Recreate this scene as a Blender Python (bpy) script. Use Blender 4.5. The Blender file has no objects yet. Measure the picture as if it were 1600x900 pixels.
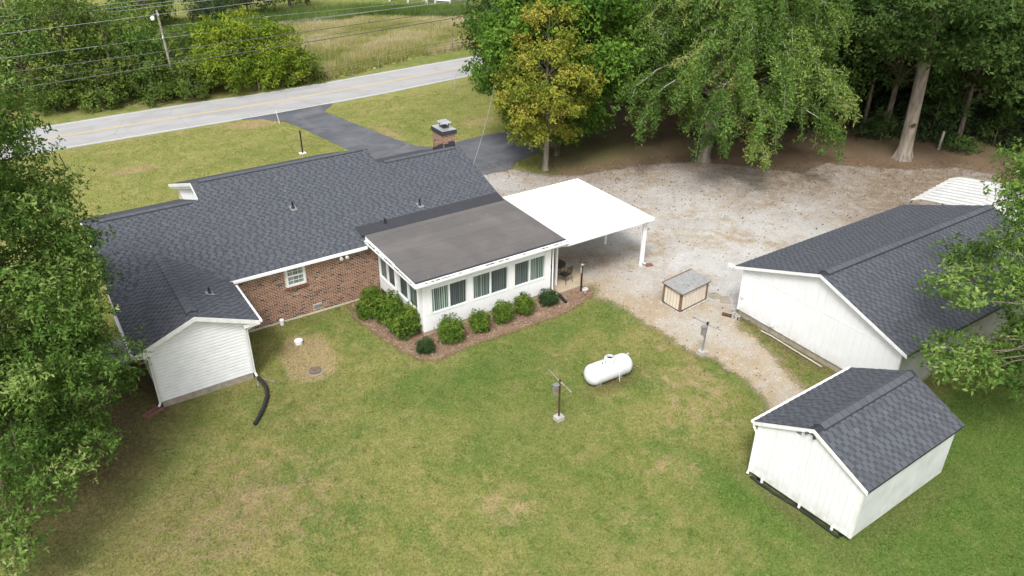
import bpy, math, random
import numpy as np
from mathutils import Vector, Matrix, Euler

scn = bpy.context.scene
COL = scn.collection
R = math.radians
rnd = random.Random(7)

# ------------------------------------------------------------------ camera, sky, sun, exposure
# X runs along the long side of the house, Y from the back lawn towards the road, metres.
cam_d = bpy.data.cameras.new("camera")
cam = bpy.data.objects.new("camera", cam_d)
COL.objects.link(cam)
cam_d.sensor_width = 36.0
cam_d.lens = 1224.7 / 1600 * 36
cam_d.clip_start = 0.1
cam_d.clip_end = 2000
cam.location = (0, 0, 18.5)
cam.rotation_euler = (Euler((R(90 - 29.59), 0, R(-33.54))).to_matrix() @ Matrix.Rotation(R(0.40), 3, 'Z')).to_euler()
scn.camera = cam

SUN_DIR = Vector((-0.54, -0.50, 1.0)).normalized()      # towards the sun, high behind thin cloud
w = bpy.data.worlds.new("World")
scn.world = w
w.use_nodes = True
wn = w.node_tree.nodes
wl = w.node_tree.links
wn.clear()
sky = wn.new("ShaderNodeTexSky")
sky.sky_type = 'NISHITA'
sky.sun_disc = False
sky.sun_elevation = math.asin(SUN_DIR.z)
sky.sun_rotation = math.atan2(SUN_DIR.x, SUN_DIR.y)
sky.air_density = 1.0
sky.dust_density = 4.0
sky.ozone_density = 1.0
hs = wn.new("ShaderNodeHueSaturation")
hs.inputs["Saturation"].default_value = 0.22            # white overcast rather than blue
bg = wn.new("ShaderNodeBackground")
bg.inputs[1].default_value = 0.15
wo = wn.new("ShaderNodeOutputWorld")
wl.new(sky.outputs[0], hs.inputs["Color"])
wl.new(hs.outputs[0], bg.inputs[0])
wl.new(bg.outputs[0], wo.inputs[0])

sd = bpy.data.lights.new("sun", 'SUN')
sd.energy = 1.5
sd.angle = R(14)
sd.color = (1.0, 0.985, 0.955)
so = bpy.data.objects.new("sun", sd)
COL.objects.link(so)
so.rotation_euler = SUN_DIR.to_track_quat('Z', 'Y').to_euler()

scn.view_settings.view_transform = 'Standard'
scn.view_settings.look = 'None'
scn.view_settings.exposure = 0.72
scn.view_settings.gamma = 1.0
scn.view_settings.use_curve_mapping = False
scn.cycles.max_bounces = 6
scn.cycles.transparent_max_bounces = 8

# ------------------------------------------------------------------ object helpers
ORG = {}                                                # world position of every root and part


def thing(name, label, cat, loc=(0, 0, 0), group=None, rz=0.0):
    o = bpy.data.objects.new(name, None)
    o.empty_display_size = 0.2
    COL.objects.link(o)
    o.location = loc
    o.rotation_euler = (0, 0, rz)
    tag(o, label, cat, group)
    ORG[o.name] = Vector(loc)
    return o


def tag(o, label=None, cat=None, group=None, kind=None):
    if label: o["label"] = label
    if cat: o["category"] = cat
    if group: o["group"] = group
    if kind: o["kind"] = kind
    return o


def copy_tree(o, parent=None):
    c = o.copy()
    COL.objects.link(c)
    if parent is not None:
        c.parent = parent
    for ch in o.children:
        copy_tree(ch, c)
    return c


class MB:
    """collects boxes, tubes, prisms ... in world coordinates; build() links them as ONE mesh object"""
    def __init__(self):
        self.v = []; self.f = []; self.t = []; self.sm = []

    def add(self, vs, fs, tint=0.5, smooth=False):
        b = len(self.v)
        self.v.extend([tuple(p) for p in vs])
        for f in fs:
            self.f.append([b + i for i in f]); self.t.append(tint); self.sm.append(smooth)
        return self

    def hexa(self, p, tint=0.5):                        # 0-3 bottom loop, 4-7 top loop
        return self.add(p, [(3, 2, 1, 0), (4, 5, 6, 7), (0, 1, 5, 4), (1, 2, 6, 5), (2, 3, 7, 6), (3, 0, 4, 7)], tint)

    def box(self, x0, x1, y0, y1, z0, z1, tint=0.5):
        return self.hexa([(x0, y0, z0), (x1, y0, z0), (x1, y1, z0), (x0, y1, z0),
                          (x0, y0, z1), (x1, y0, z1), (x1, y1, z1), (x0, y1, z1)], tint)

    def obox(self, o, ex, ey, ez, tint=0.5):            # oriented box from a corner and three edge vectors
        o = Vector(o); ex = Vector(ex); ey = Vector(ey); ez = Vector(ez)
        return self.hexa([o, o + ex, o + ex + ey, o + ey, o + ez, o + ex + ez, o + ex + ey + ez, o + ey + ez], tint)

    def bar(self, a, b, w_, h_=None, tint=0.5, up=(0, 0, 1)):
        a = Vector(a); b = Vector(b); h_ = h_ or w_
        d = (b - a).normalized(); u = Vector(up)
        if abs(d.dot(u)) > 0.98: u = Vector((1, 0, 0))
        s = d.cross(u).normalized(); n = s.cross(d)
        return self.obox(a - s * w_ / 2 - n * h_ / 2, s * w_, b - a, n * h_, tint)

    def tube(self, pts, rad, sides=8, tint=0.5, caps=True, smooth=True):
        pts = [Vector(p) for p in pts]
        if not hasattr(rad, '__len__'): rad = [rad] * len(pts)
        vs = []; fs = []
        prev = None
        for i, p in enumerate(pts):
            d = (pts[min(i + 1, len(pts) - 1)] - pts[max(i - 1, 0)])
            d = d.normalized() if d.length > 1e-9 else Vector((0, 0, 1))
            if prev is None:
                a = Vector((1, 0, 0)) if abs(d.x) < 0.8 else Vector((0, 1, 0))
            else:
                a = prev
            s = (a - d * a.dot(d)).normalized(); prev = s
            n = d.cross(s)
            for k in range(sides):
                an = 2 * math.pi * k / sides
                vs.append(p + s * math.cos(an) * rad[i] + n * math.sin(an) * rad[i])
        for i in range(len(pts) - 1):
            for k in range(sides):
                k2 = (k + 1) % sides
                fs.append((i * sides + k, i * sides + k2, (i + 1) * sides + k2, (i + 1) * sides + k))
        self.add(vs, fs, tint, smooth)
        if caps:
            m = len(pts) - 1
            self.add(vs[:sides], [tuple(range(sides - 1, -1, -1))], tint)
            self.add(vs[m * sides:], [tuple(range(sides))], tint)
        return self

    def cyl(self, c, r, z0, z1, sides=16, tint=0.5, r2=None):
        return self.tube([(c[0], c[1], z0), (c[0], c[1], z1)], [r, r if r2 is None else r2], sides, tint)

    def ball(self, c, rx, ry=None, rz=None, nu=14, nv=8, tint=0.5):
        ry = ry or rx; rz = rz or rx
        vs = [(c[0], c[1], c[2] - rz)]
        for j in range(1, nv):
            b = -math.pi / 2 + math.pi * j / nv
            for i in range(nu):
                a = 2 * math.pi * i / nu
                vs.append((c[0] + rx * math.cos(b) * math.cos(a), c[1] + ry * math.cos(b) * math.sin(a), c[2] + rz * math.sin(b)))
        vs.append((c[0], c[1], c[2] + rz)); fs = []
        for i in range(nu):
            fs.append((0, 1 + (i + 1) % nu, 1 + i))
            fs.append((len(vs) - 1, 1 + (nv - 2) * nu + i, 1 + (nv - 2) * nu + (i + 1) % nu))
        for j in range(nv - 2):
            for i in range(nu):
                a0 = 1 + j * nu + i; a1 = 1 + j * nu + (i + 1) % nu
                fs.append((a0, a1, a1 + nu, a0 + nu))
        return self.add(vs, fs, tint, True)

    def prism(self, poly, vec, tint=0.5):               # planar polygon extruded by vec
        n = len(poly); vec = Vector(vec)
        vs = [Vector(p) for p in poly] + [Vector(p) + vec for p in poly]
        fs = [tuple(range(n - 1, -1, -1)), tuple(range(n, 2 * n))]
        for i in range(n):
            j = (i + 1) % n
            fs.append((i, j, n + j, n + i))
        return self.add(vs, fs, tint)

    def mesh(self, name, org=(0, 0, 0)):
        me = bpy.data.meshes.new(name)
        ox, oy, oz = org
        me.from_pydata([(x - ox, y - oy, z - oz) for x, y, z in self.v], [], self.f)
        a = me.attributes.new("tint", 'FLOAT', 'FACE')
        a.data.foreach_set("value", self.t)
        me.polygons.foreach_set("use_smooth", self.sm)
        me.update()
        return me

    def build(self, name, mat, parent=None):
        org = ORG[parent.name] if parent is not None else Vector((0, 0, 0))
        me = self.mesh(name, org)
        me.materials.append(mat)
        o = bpy.data.objects.new(name, me)
        COL.objects.link(o)
        if parent is not None:
            o.parent = parent
        ORG[o.name] = org
        return o


def np_mesh(name, V, F, mat, tint=None, parent=None, org=None, fattr="tint", smooth=False):
    """fast mesh from numpy arrays; F is (n,4) or (n,3)"""
    me = bpy.data.meshes.new(name)
    n, k = F.shape
    V = np.asarray(V, dtype=np.float32)
    if org is not None: V = V - np.asarray(org, dtype=np.float32)
    me.vertices.add(len(V)); me.vertices.foreach_set("co", V.ravel())
    me.loops.add(n * k); me.loops.foreach_set("vertex_index", F.astype(np.int32).ravel())
    me.polygons.add(n); me.polygons.foreach_set("loop_start", np.arange(0, n * k, k, dtype=np.int32))
    try: me.polygons.foreach_set("loop_total", np.full(n, k, dtype=np.int32))
    except Exception: pass
    if smooth: me.polygons.foreach_set("use_smooth", np.ones(n, dtype=bool))
    me.update(calc_edges=True)
    if tint is not None:
        a = me.attributes.new(fattr, 'FLOAT', 'FACE')
        a.data.foreach_set("value", np.asarray(tint, dtype=np.float32))
    me.materials.append(mat)
    o = bpy.data.objects.new(name, me)
    COL.objects.link(o)
    if parent is not None:
        o.parent = parent
        ORG[o.name] = ORG[parent.name]
    return o


# ------------------------------------------------------------------ material helpers
class NT:
    def __init__(self, name):
        self.m = bpy.data.materials.new(name); self.m.use_nodes = True
        self.t = self.m.node_tree; self.t.nodes.clear()
        self.out = self.t.nodes.new("ShaderNodeOutputMaterial")

    def n(self, typ, **kw):
        nd = self.t.nodes.new(typ)
        for k, v in kw.items(): setattr(nd, k, v)
        return nd

    def put(self, sock, v):
        if isinstance(v, bpy.types.NodeSocket): self.t.links.new(v, sock)
        elif v is not None:
            if hasattr(sock.default_value, '__len__') and not hasattr(v, '__len__'): v = (v, v, v, 1)
            if hasattr(sock.default_value, '__len__') and len(v) == 3 and len(sock.default_value) == 4: v = (*v, 1)
            sock.default_value = v

    def pos(self): return self.n("ShaderNodeNewGeometry").outputs["Position"]
    def obj(self): return self.n("ShaderNodeTexCoord").outputs["Object"]
    def attr(self, a): return self.n("ShaderNodeAttribute", attribute_name=a).outputs["Fac"]

    def noise(self, vec, scale, detail=3.0, rough=0.55, dist=0.0):
        nd = self.n("ShaderNodeTexNoise"); self.put(nd.inputs["Vector"], vec)
        nd.inputs["Scale"].default_value = scale; nd.inputs["Detail"].default_value = detail
        nd.inputs["Roughness"].default_value = rough; nd.inputs["Distortion"].default_value = dist
        return nd.outputs["Fac"]

    def vor(self, vec, scale, feature='F1', out="Distance"):
        nd = self.n("ShaderNodeTexVoronoi", feature=feature); self.put(nd.inputs["Vector"], vec)
        nd.inputs["Scale"].default_value = scale
        return nd.outputs[out]

    def math(self, op, a, b=None, clamp=False):
        nd = self.n("ShaderNodeMath", operation=op, use_clamp=clamp)
        self.put(nd.inputs[0], a)
        if b is not None: self.put(nd.inputs[1], b)
        return nd.outputs[0]

    def rng(self, v, a, b, c=0.0, d=1.0, smooth=False):
        nd = self.n("ShaderNodeMapRange", interpolation_type='SMOOTHSTEP' if smooth else 'LINEAR')
        self.put(nd.inputs[0], v)
        for i, x in enumerate((a, b, c, d)): nd.inputs[i + 1].default_value = x
        return nd.outputs[0]

    def mapv(self, vec, scale=(1, 1, 1), rot=(0, 0, 0)):
        nd = self.n("ShaderNodeMapping"); self.put(nd.inputs["Vector"], vec)
        nd.inputs["Scale"].default_value = scale; nd.inputs["Rotation"].default_value = rot
        return nd.outputs[0]

    def mix(self, f, a, b, mode='MIX'):
        nd = self.n("ShaderNodeMix", data_type='RGBA', blend_type=mode)
        self.put(nd.inputs[0], f); self.put(nd.inputs[6], a); self.put(nd.inputs[7], b)
        return nd.outputs[2]

    def ramp(self, f, stops):
        nd = self.n("ShaderNodeValToRGB"); cr = nd.color_ramp
        while len(cr.elements) > 1: cr.elements.remove(cr.elements[-1])
        for i, (p, c) in enumerate(stops):
            e = cr.elements[0] if i == 0 else cr.elements.new(p)
            e.position = p; e.color = (*c, 1) if len(c) == 3 else c
        self.put(nd.inputs[0], f)
        return nd.outputs[0]

    def bump(self, h, strength=0.4, dist=0.02):
        nd = self.n("ShaderNodeBump"); nd.inputs["Strength"].default_value = strength
        nd.inputs["Distance"].default_value = dist; self.put(nd.inputs["Height"], h)
        return nd.outputs[0]

    def bsdf(self, col, rough=0.7, spec=0.3, metal=0.0, normal=None):
        p = self.n("ShaderNodeBsdfPrincipled")
        self.put(p.inputs["Base Color"], col); self.put(p.inputs["Roughness"], rough)
        p.inputs["Metallic"].default_value = metal
        if "Specular IOR Level" in p.inputs: p.inputs["Specular IOR Level"].default_value = spec
        if normal is not None: self.put(p.inputs["Normal"], normal)
        return p.outputs[0]

    def mixs(self, f, a, b):
        nd = self.n("ShaderNodeMixShader"); self.put(nd.inputs[0], f)
        self.t.links.new(a, nd.inputs[1]); self.t.links.new(b, nd.inputs[2])
        return nd.outputs[0]

    def done(self, sh):
        self.t.links.new(sh, self.out.inputs[0]); return self.m


def scl(c, k): return tuple(x * k for x in c)


def plain(name, col, rough=0.6, spec=0.3, metal=0.0, var=0.12, scale=3.0, dirt=None, dirt_amt=0.0, fine=0.0):
    m = NT(name); p = m.pos()
    c = m.mix(m.rng(m.noise(p, scale, 4), 0.3, 0.7), scl(col, 1 - var), scl(col, 1 + var * 0.6))
    if dirt:
        c = m.mix(m.math('MULTIPLY', m.rng(m.noise(m.mapv(p, (3, 3, 0.6)), 1.6, 5), 0.5, 0.75), dirt_amt), c, dirt)
    nb = m.bump(m.noise(p, 60, 2), fine, 0.005) if fine else None
    return m.done(m.bsdf(c, rough, spec, metal, nb))


M = {}
M['white_trim'] = plain('white trim paint', (0.78, 0.78, 0.77), 0.45, 0.35, dirt=(0.42, 0.38, 0.32), dirt_amt=0.25)
M['white_metal'] = plain('white enamel metal', (0.84, 0.84, 0.83), 0.4, 0.35, var=0.03, dirt=(0.6, 0.56, 0.5), dirt_amt=0.10)
M['white_siding'] = plain('white vinyl siding', (0.82, 0.825, 0.83), 0.5, 0.3, var=0.04)
M['lap_gap'] = plain('siding groove', (0.74, 0.74, 0.74), 0.7, 0.2)  # greyer than the boards, painting lap shade into the grooves
M['rib_white'] = plain('dull off white rib', (0.56, 0.555, 0.54), 0.5, 0.3, var=0.15, scale=2.0)
M['pale_pipe'] = plain('weathered plastic pipe', (0.52, 0.515, 0.50), 0.5, 0.3)
M['gutter_dirt'] = plain('rotting leaves in gutter', (0.05, 0.042, 0.03), 0.95, 0.1, var=0.5, scale=20)
M['concrete'] = plain('weathered concrete', (0.42, 0.40, 0.36), 0.9, 0.2, var=0.3, scale=5, fine=0.3)
M['tan_concrete'] = plain('tan patio concrete', (0.43, 0.35, 0.25), 0.85, 0.2, var=0.12, scale=2.5, fine=0.2)
M['block'] = plain('grey block foundation', (0.33, 0.29, 0.23), 0.9, 0.2, var=0.25, scale=5, fine=0.3)
M['black_metal'] = plain('black painted metal', (0.018, 0.018, 0.02), 0.4, 0.4)
M['black_plastic'] = plain('black corrugated plastic', (0.02, 0.02, 0.022), 0.38, 0.4)
M['dark_metal'] = plain('dark bronze wrought metal', (0.035, 0.032, 0.03), 0.5, 0.4)
M['grey_metal'] = plain('galvanised grey metal', (0.30, 0.31, 0.32), 0.45, 0.4, metal=0.4, dirt=(0.2, 0.12, 0.07), dirt_amt=0.4)
M['zinc'] = plain('bright zinc sheet', (0.55, 0.56, 0.58), 0.38, 0.5, metal=0.6)
M['flash_black'] = plain('black roof flashing', (0.042, 0.044, 0.05), 0.6, 0.3)
M['brown_lid'] = plain('dull brown lid', (0.17, 0.13, 0.10), 0.85, 0.2, var=0.3, scale=6)
M['rust'] = plain('rusty brown metal', (0.09, 0.05, 0.035), 0.8, 0.2, var=0.4, scale=10)
M['brown_trim'] = plain('brown stained timber', (0.20, 0.12, 0.075), 0.7, 0.25, var=0.35, scale=8)
M['cream_siding'] = plain('cream siding panel', (0.64, 0.575, 0.48), 0.65, 0.25, var=0.08)
M['terracotta'] = plain('red clay splash block', (0.22, 0.11, 0.09), 0.85, 0.2, var=0.3, scale=8)
M['weathered_wood'] = plain('weathered grey wood', (0.26, 0.22, 0.18), 0.85, 0.2, var=0.4, scale=6)
M['pale_pole'] = plain('bleached pole wood', (0.34, 0.31, 0.27), 0.85, 0.2, var=0.3, scale=4)
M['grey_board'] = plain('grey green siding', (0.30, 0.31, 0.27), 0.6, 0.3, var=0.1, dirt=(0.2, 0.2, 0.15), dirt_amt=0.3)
M['hollow_shade'] = plain('dark soil', (0.06, 0.045, 0.03), 0.95, 0.1, var=0.4, scale=6, fine=0.5)  # dark brown painted in for shade under the shed and in the knot hole
M['wire'] = plain('grey aluminium cable', (0.30, 0.31, 0.32), 0.5, 0.4)
M['dark_wire'] = plain('dark insulated cable', (0.10, 0.10, 0.105), 0.5, 0.3)
M['white_plastic'] = plain('white plastic', (0.82, 0.82, 0.8), 0.4, 0.4)
M['lamp_glass'] = plain('frosted lamp glass', (0.75, 0.66, 0.52), 0.25, 0.5)
M['yellow_petal'] = plain('yellow petals', (0.75, 0.55, 0.04), 0.7, 0.2)
M['dark_inside'] = plain('unlit room behind glass', (0.07, 0.075, 0.075), 0.9, 0.1)
M['orange_plastic'] = plain('orange plastic', (0.75, 0.25, 0.10), 0.5, 0.3)


def mat_shed_white(a, b):
    m = NT('white painted plywood siding'); p = m.pos()
    c = m.mix(m.rng(m.noise(p, 1.2, 4), 0.3, 0.7), a, b)
    streak = m.noise(m.mapv(p, (9, 9, 0.55)), 1.0, 4, 0.6)
    c = m.mix(m.rng(streak, 0.58, 0.78, 0, 0.28), c, (0.42, 0.39, 0.34))
    z = m.n("ShaderNodeSeparateXYZ"); m.put(z.inputs[0], p)
    low = m.math('MULTIPLY', m.rng(z.outputs[2], 0.80, 0.1, 0, 0.75), m.rng(m.noise(p, 4, 4), 0.35, 0.65))
    c = m.mix(low, c, (0.45, 0.42, 0.33))
    return m.done(m.bsdf(c, 0.55, 0.3))
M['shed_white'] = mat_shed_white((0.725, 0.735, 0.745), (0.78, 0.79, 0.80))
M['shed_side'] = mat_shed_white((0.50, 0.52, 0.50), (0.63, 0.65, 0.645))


def mat_shingle(name, k=1.0):
    m = NT(name); p = m.pos(); t = m.attr("tint")
    c = m.ramp(t, [(0.0, scl((0.022, 0.024, 0.029), k)), (0.3, scl((0.036, 0.040, 0.048), k)), (0.6, scl((0.082, 0.090, 0.105), k)), (1.0, scl((0.140, 0.149, 0.170), k))])
    c = m.mix(m.rng(m.noise(p, 0.6, 3), 0.3, 0.7, 0, 0.3), c, scl((0.065, 0.068, 0.08), k))
    c = m.mix(m.rng(m.noise(p, 110, 2), 0.35, 0.7, 0, 0.35), c, scl((0.14, 0.145, 0.16), k))
    return m.done(m.bsdf(c, 0.85, 0.25, normal=m.bump(m.noise(p, 150, 2), 0.3, 0.004)))
M['shingle'] = mat_shingle('charcoal asphalt shingle')
M['pump_shingle'] = plain('pale grey asphalt shingle', (0.30, 0.305, 0.30), 0.85, 0.2, var=0.14, scale=4.0)


def mat_membrane():
    m = NT('brown grey rolled roofing'); p = m.pos(); t = m.attr("tint")
    c = m.mix(t, (0.108, 0.100, 0.097), (0.146, 0.136, 0.132))
    c = m.mix(m.rng(m.noise(p, 0.55, 4, 0.6, 0.6), 0.45, 0.72, 0, 0.7), c, (0.18, 0.166, 0.16))
    c = m.mix(m.rng(m.noise(p, 90, 2), 0.35, 0.7, 0, 0.3), c, (0.05, 0.045, 0.043))
    return m.done(m.bsdf(c, 0.85, 0.25, normal=m.bump(m.noise(p, 100, 2), 0.3, 0.004)))
M['membrane'] = mat_membrane()


def mat_brick():
    m = NT('mixed red brown brick'); p = m.pos(); t = m.attr("tint")
    c = m.ramp(t, [(0.0, (0.025, 0.020, 0.022)), (0.10, (0.035, 0.028, 0.03)), (0.16, (0.12, 0.055, 0.035)), (0.45, (0.23, 0.105, 0.06)),
                   (0.75, (0.31, 0.15, 0.083)), (1.0, (0.40, 0.23, 0.135))])
    c = m.mix(m.rng(m.noise(p, 18, 4), 0.4, 0.75, 0, 0.4), c, (0.09, 0.045, 0.03))
    return m.done(m.bsdf(c, 0.85, 0.2, normal=m.bump(m.noise(p, 60, 3), 0.4, 0.004)))
M['brick'] = mat_brick()
M['mortar'] = plain('pale mortar', (0.58, 0.52, 0.44), 0.95, 0.1, var=0.2, scale=8)


def mat_glass():
    m = NT('window glass')
    tr = m.n("ShaderNodeBsdfTransparent"); m.put(tr.inputs[0], (0.96, 0.98, 0.97))
    gl = m.n("ShaderNodeBsdfGlossy"); gl.inputs["Roughness"].default_value = 0.03; m.put(gl.inputs[0], (0.9, 0.95, 0.95))
    fr = m.n("ShaderNodeFresnel"); fr.inputs[0].default_value = 1.5
    bk = m.n("ShaderNodeNewGeometry").outputs["Backfacing"]
    return m.done(m.mixs(m.math('MULTIPLY', fr.outputs[0], m.math('SUBTRACT', 1.0, bk)), tr.outputs[0], gl.outputs[0]))
M['glass'] = mat_glass()


def mat_blind():
    m = NT('green vertical blind vane')
    t = m.attr("tint")
    c = m.ramp(t, [(0.0, (0.10, 0.105, 0.115)), (0.4, (0.18, 0.20, 0.21)), (0.7, (0.36, 0.43, 0.38)), (1.0, (0.66, 0.74, 0.68))])
    return m.done(m.bsdf(c, 0.8, 0.2))
M['blind'] = mat_blind()


def mat_bark(name, a, b, sc=6.0):
    m = NT(name); p = m.pos()
    n1 = m.noise(m.mapv(p, (1, 1, 0.22)), sc, 5, 0.6, 0.4)
    c = m.mix(m.rng(n1, 0.35, 0.65), a, b)
    return m.done(m.bsdf(c, 0.9, 0.15, normal=m.bump(n1, 0.8, 0.05)))
M['bark'] = mat_bark('grey brown bark', (0.07, 0.055, 0.042), (0.20, 0.165, 0.13))
M['pale_bark'] = mat_bark('pale furrowed bark', (0.15, 0.125, 0.10), (0.31, 0.27, 0.22), 4.0)
M['twig'] = mat_bark('silver grey twig bark', (0.22, 0.20, 0.17), (0.38, 0.35, 0.30), 8.0)


def mat_leaf(name, stops, trans=0.36):
    m = NT(name); t = m.attr("tint")
    c = m.ramp(t, stops)
    b = m.bsdf(c, 0.75, 0.12)
    tl = m.n("ShaderNodeBsdfTranslucent"); m.put(tl.inputs[0], m.mix(0.5, c, (0.16, 0.24, 0.03)))
    return m.done(m.mixs(trans, b, tl.outputs[0]))
M['leaf_oak'] = mat_leaf('oak leaves', [(0, (0.05, 0.10, 0.022)), (0.5, (0.112, 0.205, 0.040)), (0.8, (0.20, 0.305, 0.068)), (1, (0.34, 0.42, 0.15))])
M['leaf_maple'] = mat_leaf('green maple leaves', [(0, (0.042, 0.095, 0.014)), (0.5, (0.105, 0.215, 0.028)), (1, (0.22, 0.34, 0.055))])
M['leaf_yellow'] = mat_leaf('yellowing maple leaves', [(0, (0.09, 0.145, 0.022)), (0.3, (0.19, 0.235, 0.032)), (0.65, (0.315, 0.315, 0.045)), (0.9, (0.38, 0.35, 0.06)), (1, (0.41, 0.335, 0.07))])
M['leaf_willow'] = mat_leaf('drooping fine leaves', [(0, (0.078, 0.148, 0.032)), (0.5, (0.160, 0.268, 0.056)), (0.85, (0.26, 0.365, 0.085)), (1, (0.38, 0.40, 0.13))])
M['leaf_forest'] = mat_leaf('dark forest leaves', [(0, (0.034, 0.068, 0.020)), (0.5, (0.068, 0.126, 0.032)), (1, (0.14, 0.215, 0.055))])
M['leaf_under'] = mat_leaf('dull understorey leaves', [(0, (0.045, 0.072, 0.036)), (0.5, (0.070, 0.110, 0.046)), (1, (0.12, 0.17, 0.065))])
M['leaf_hedge'] = mat_leaf('hedgerow leaves', [(0, (0.05, 0.088, 0.020)), (0.5, (0.115, 0.18, 0.036)), (1, (0.25, 0.30, 0.06))])
M['leaf_lime'] = mat_leaf('yellow green leaves', [(0, (0.075, 0.14, 0.016)), (0.5, (0.19, 0.28, 0.028)), (1, (0.38, 0.42, 0.04))])
M['leaf_shrub'] = mat_leaf('clipped shrub leaves', [(0, (0.035, 0.075, 0.014)), (0.5, (0.105, 0.195, 0.028)), (0.88, (0.25, 0.34, 0.05)), (1, (0.32, 0.24, 0.06))])
M['leaf_dark_shrub'] = mat_leaf('dark shrub leaves', [(0, (0.02, 0.045, 0.018)), (0.5, (0.042, 0.085, 0.03)), (1, (0.085, 0.14, 0.05))])
M['leaf_cedar'] = mat_leaf('cedar needles', [(0, (0.030, 0.055, 0.03)), (0.5, (0.055, 0.09, 0.042)), (1, (0.09, 0.13, 0.06))])
M['meadow_blade'] = mat_leaf('tall meadow grass', [(0, (0.17, 0.22, 0.05)), (0.35, (0.32, 0.34, 0.10)), (0.7, (0.52, 0.45, 0.22)), (1, (0.66, 0.57, 0.38))], 0.35)
M['weed_blade'] = mat_leaf('tall green weeds', [(0, (0.09, 0.15, 0.04)), (0.5, (0.17, 0.25, 0.06)), (1, (0.32, 0.36, 0.14))], 0.35)
M['dead_leaf'] = mat_leaf('dry fallen leaves', [(0, (0.07, 0.04, 0.025)), (0.5, (0.17, 0.105, 0.06)), (1, (0.33, 0.24, 0.14))], 0.0)
M['chip'] = mat_leaf('bark mulch chips', [(0, (0.07, 0.042, 0.03)), (0.5, (0.25, 0.16, 0.11)), (1, (0.50, 0.40, 0.30))], 0.0)


# ------------------------------------------------------------------ ground
def inside_dist(P, poly):
    """signed distance of points P (n,2) to a polygon, positive inside"""
    poly = np.asarray(poly, float)
    d = np.full(len(P), 1e9); ins = np.zeros(len(P), bool)
    for i in range(len(poly)):
        a = poly[i]; b = poly[(i + 1) % len(poly)]
        ab = b - a; ap = P - a
        t = np.clip((ap @ ab) / max(ab @ ab, 1e-12), 0, 1)
        d = np.minimum(d, np.linalg.norm(ap - t[:, None] * ab, axis=1))
        cond = (a[1] > P[:, 1]) != (b[1] > P[:, 1])
        xi = a[0] + (P[:, 1] - a[1]) / (b[1] - a[1] + 1e-12) * ab[0]
        ins ^= cond & (P[:, 0] < xi)
    return np.where(ins, d, -d)


def sheet(name, poly, z, res, pad, mat, kind='structure', jitter=0.0):
    poly = np.asarray(poly, float)
    x0, y0 = poly.min(0) - pad - res; x1, y1 = poly.max(0) + pad + res
    xs = np.arange(x0, x1 + res, res); ys = np.arange(y0, y1 + res, res)
    X, Y = np.meshgrid(xs, ys); P = np.stack([X.ravel(), Y.ravel()], 1)
    d = inside_dist(P, poly)
    nx = len(xs); ny = len(ys)
    idx = np.arange(nx * ny).reshape(ny, nx)
    F = np.stack([idx[:-1, :-1].ravel(), idx[:-1, 1:].ravel(), idx[1:, 1:].ravel(), idx[1:, :-1].ravel()], 1)
    keep = d[F].max(1) > -pad
    F = F[keep]
    used = np.unique(F); remap = np.zeros(nx * ny, int); remap[used] = np.arange(len(used))
    F = remap[F]; P = P[used]; d = d[used]
    V = np.column_stack([P, np.full(len(P), z)])
    o = np_mesh(name, V, F, mat)
    a = o.data.attributes.new("edge", 'FLOAT', 'POINT'); a.data.foreach_set("value", d.astype(np.float32))
    o["kind"] = kind
    return o


def edged(m, shader, amp=0.5, soft=0.06, fine=0.25, off=0.0):
    """ragged border: the sheet ends where its distance-to-edge plus noise falls below zero"""
    p = m.pos(); e = m.attr("edge")
    n1 = m.math('MULTIPLY', m.math('SUBTRACT', m.noise(p, 1.1, 3), 0.5), amp * 2)
    n2 = m.math('MULTIPLY', m.math('SUBTRACT', m.noise(p, 9.0, 3), 0.5), fine * 2)
    s = m.math('ADD', m.math('ADD', e, n1), m.math('ADD', n2, off))
    f = m.rng(s, -soft, soft)
    tr = m.n("ShaderNodeBsdfTransparent")
    return m.mixs(f, tr.outputs[0], shader)


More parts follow.
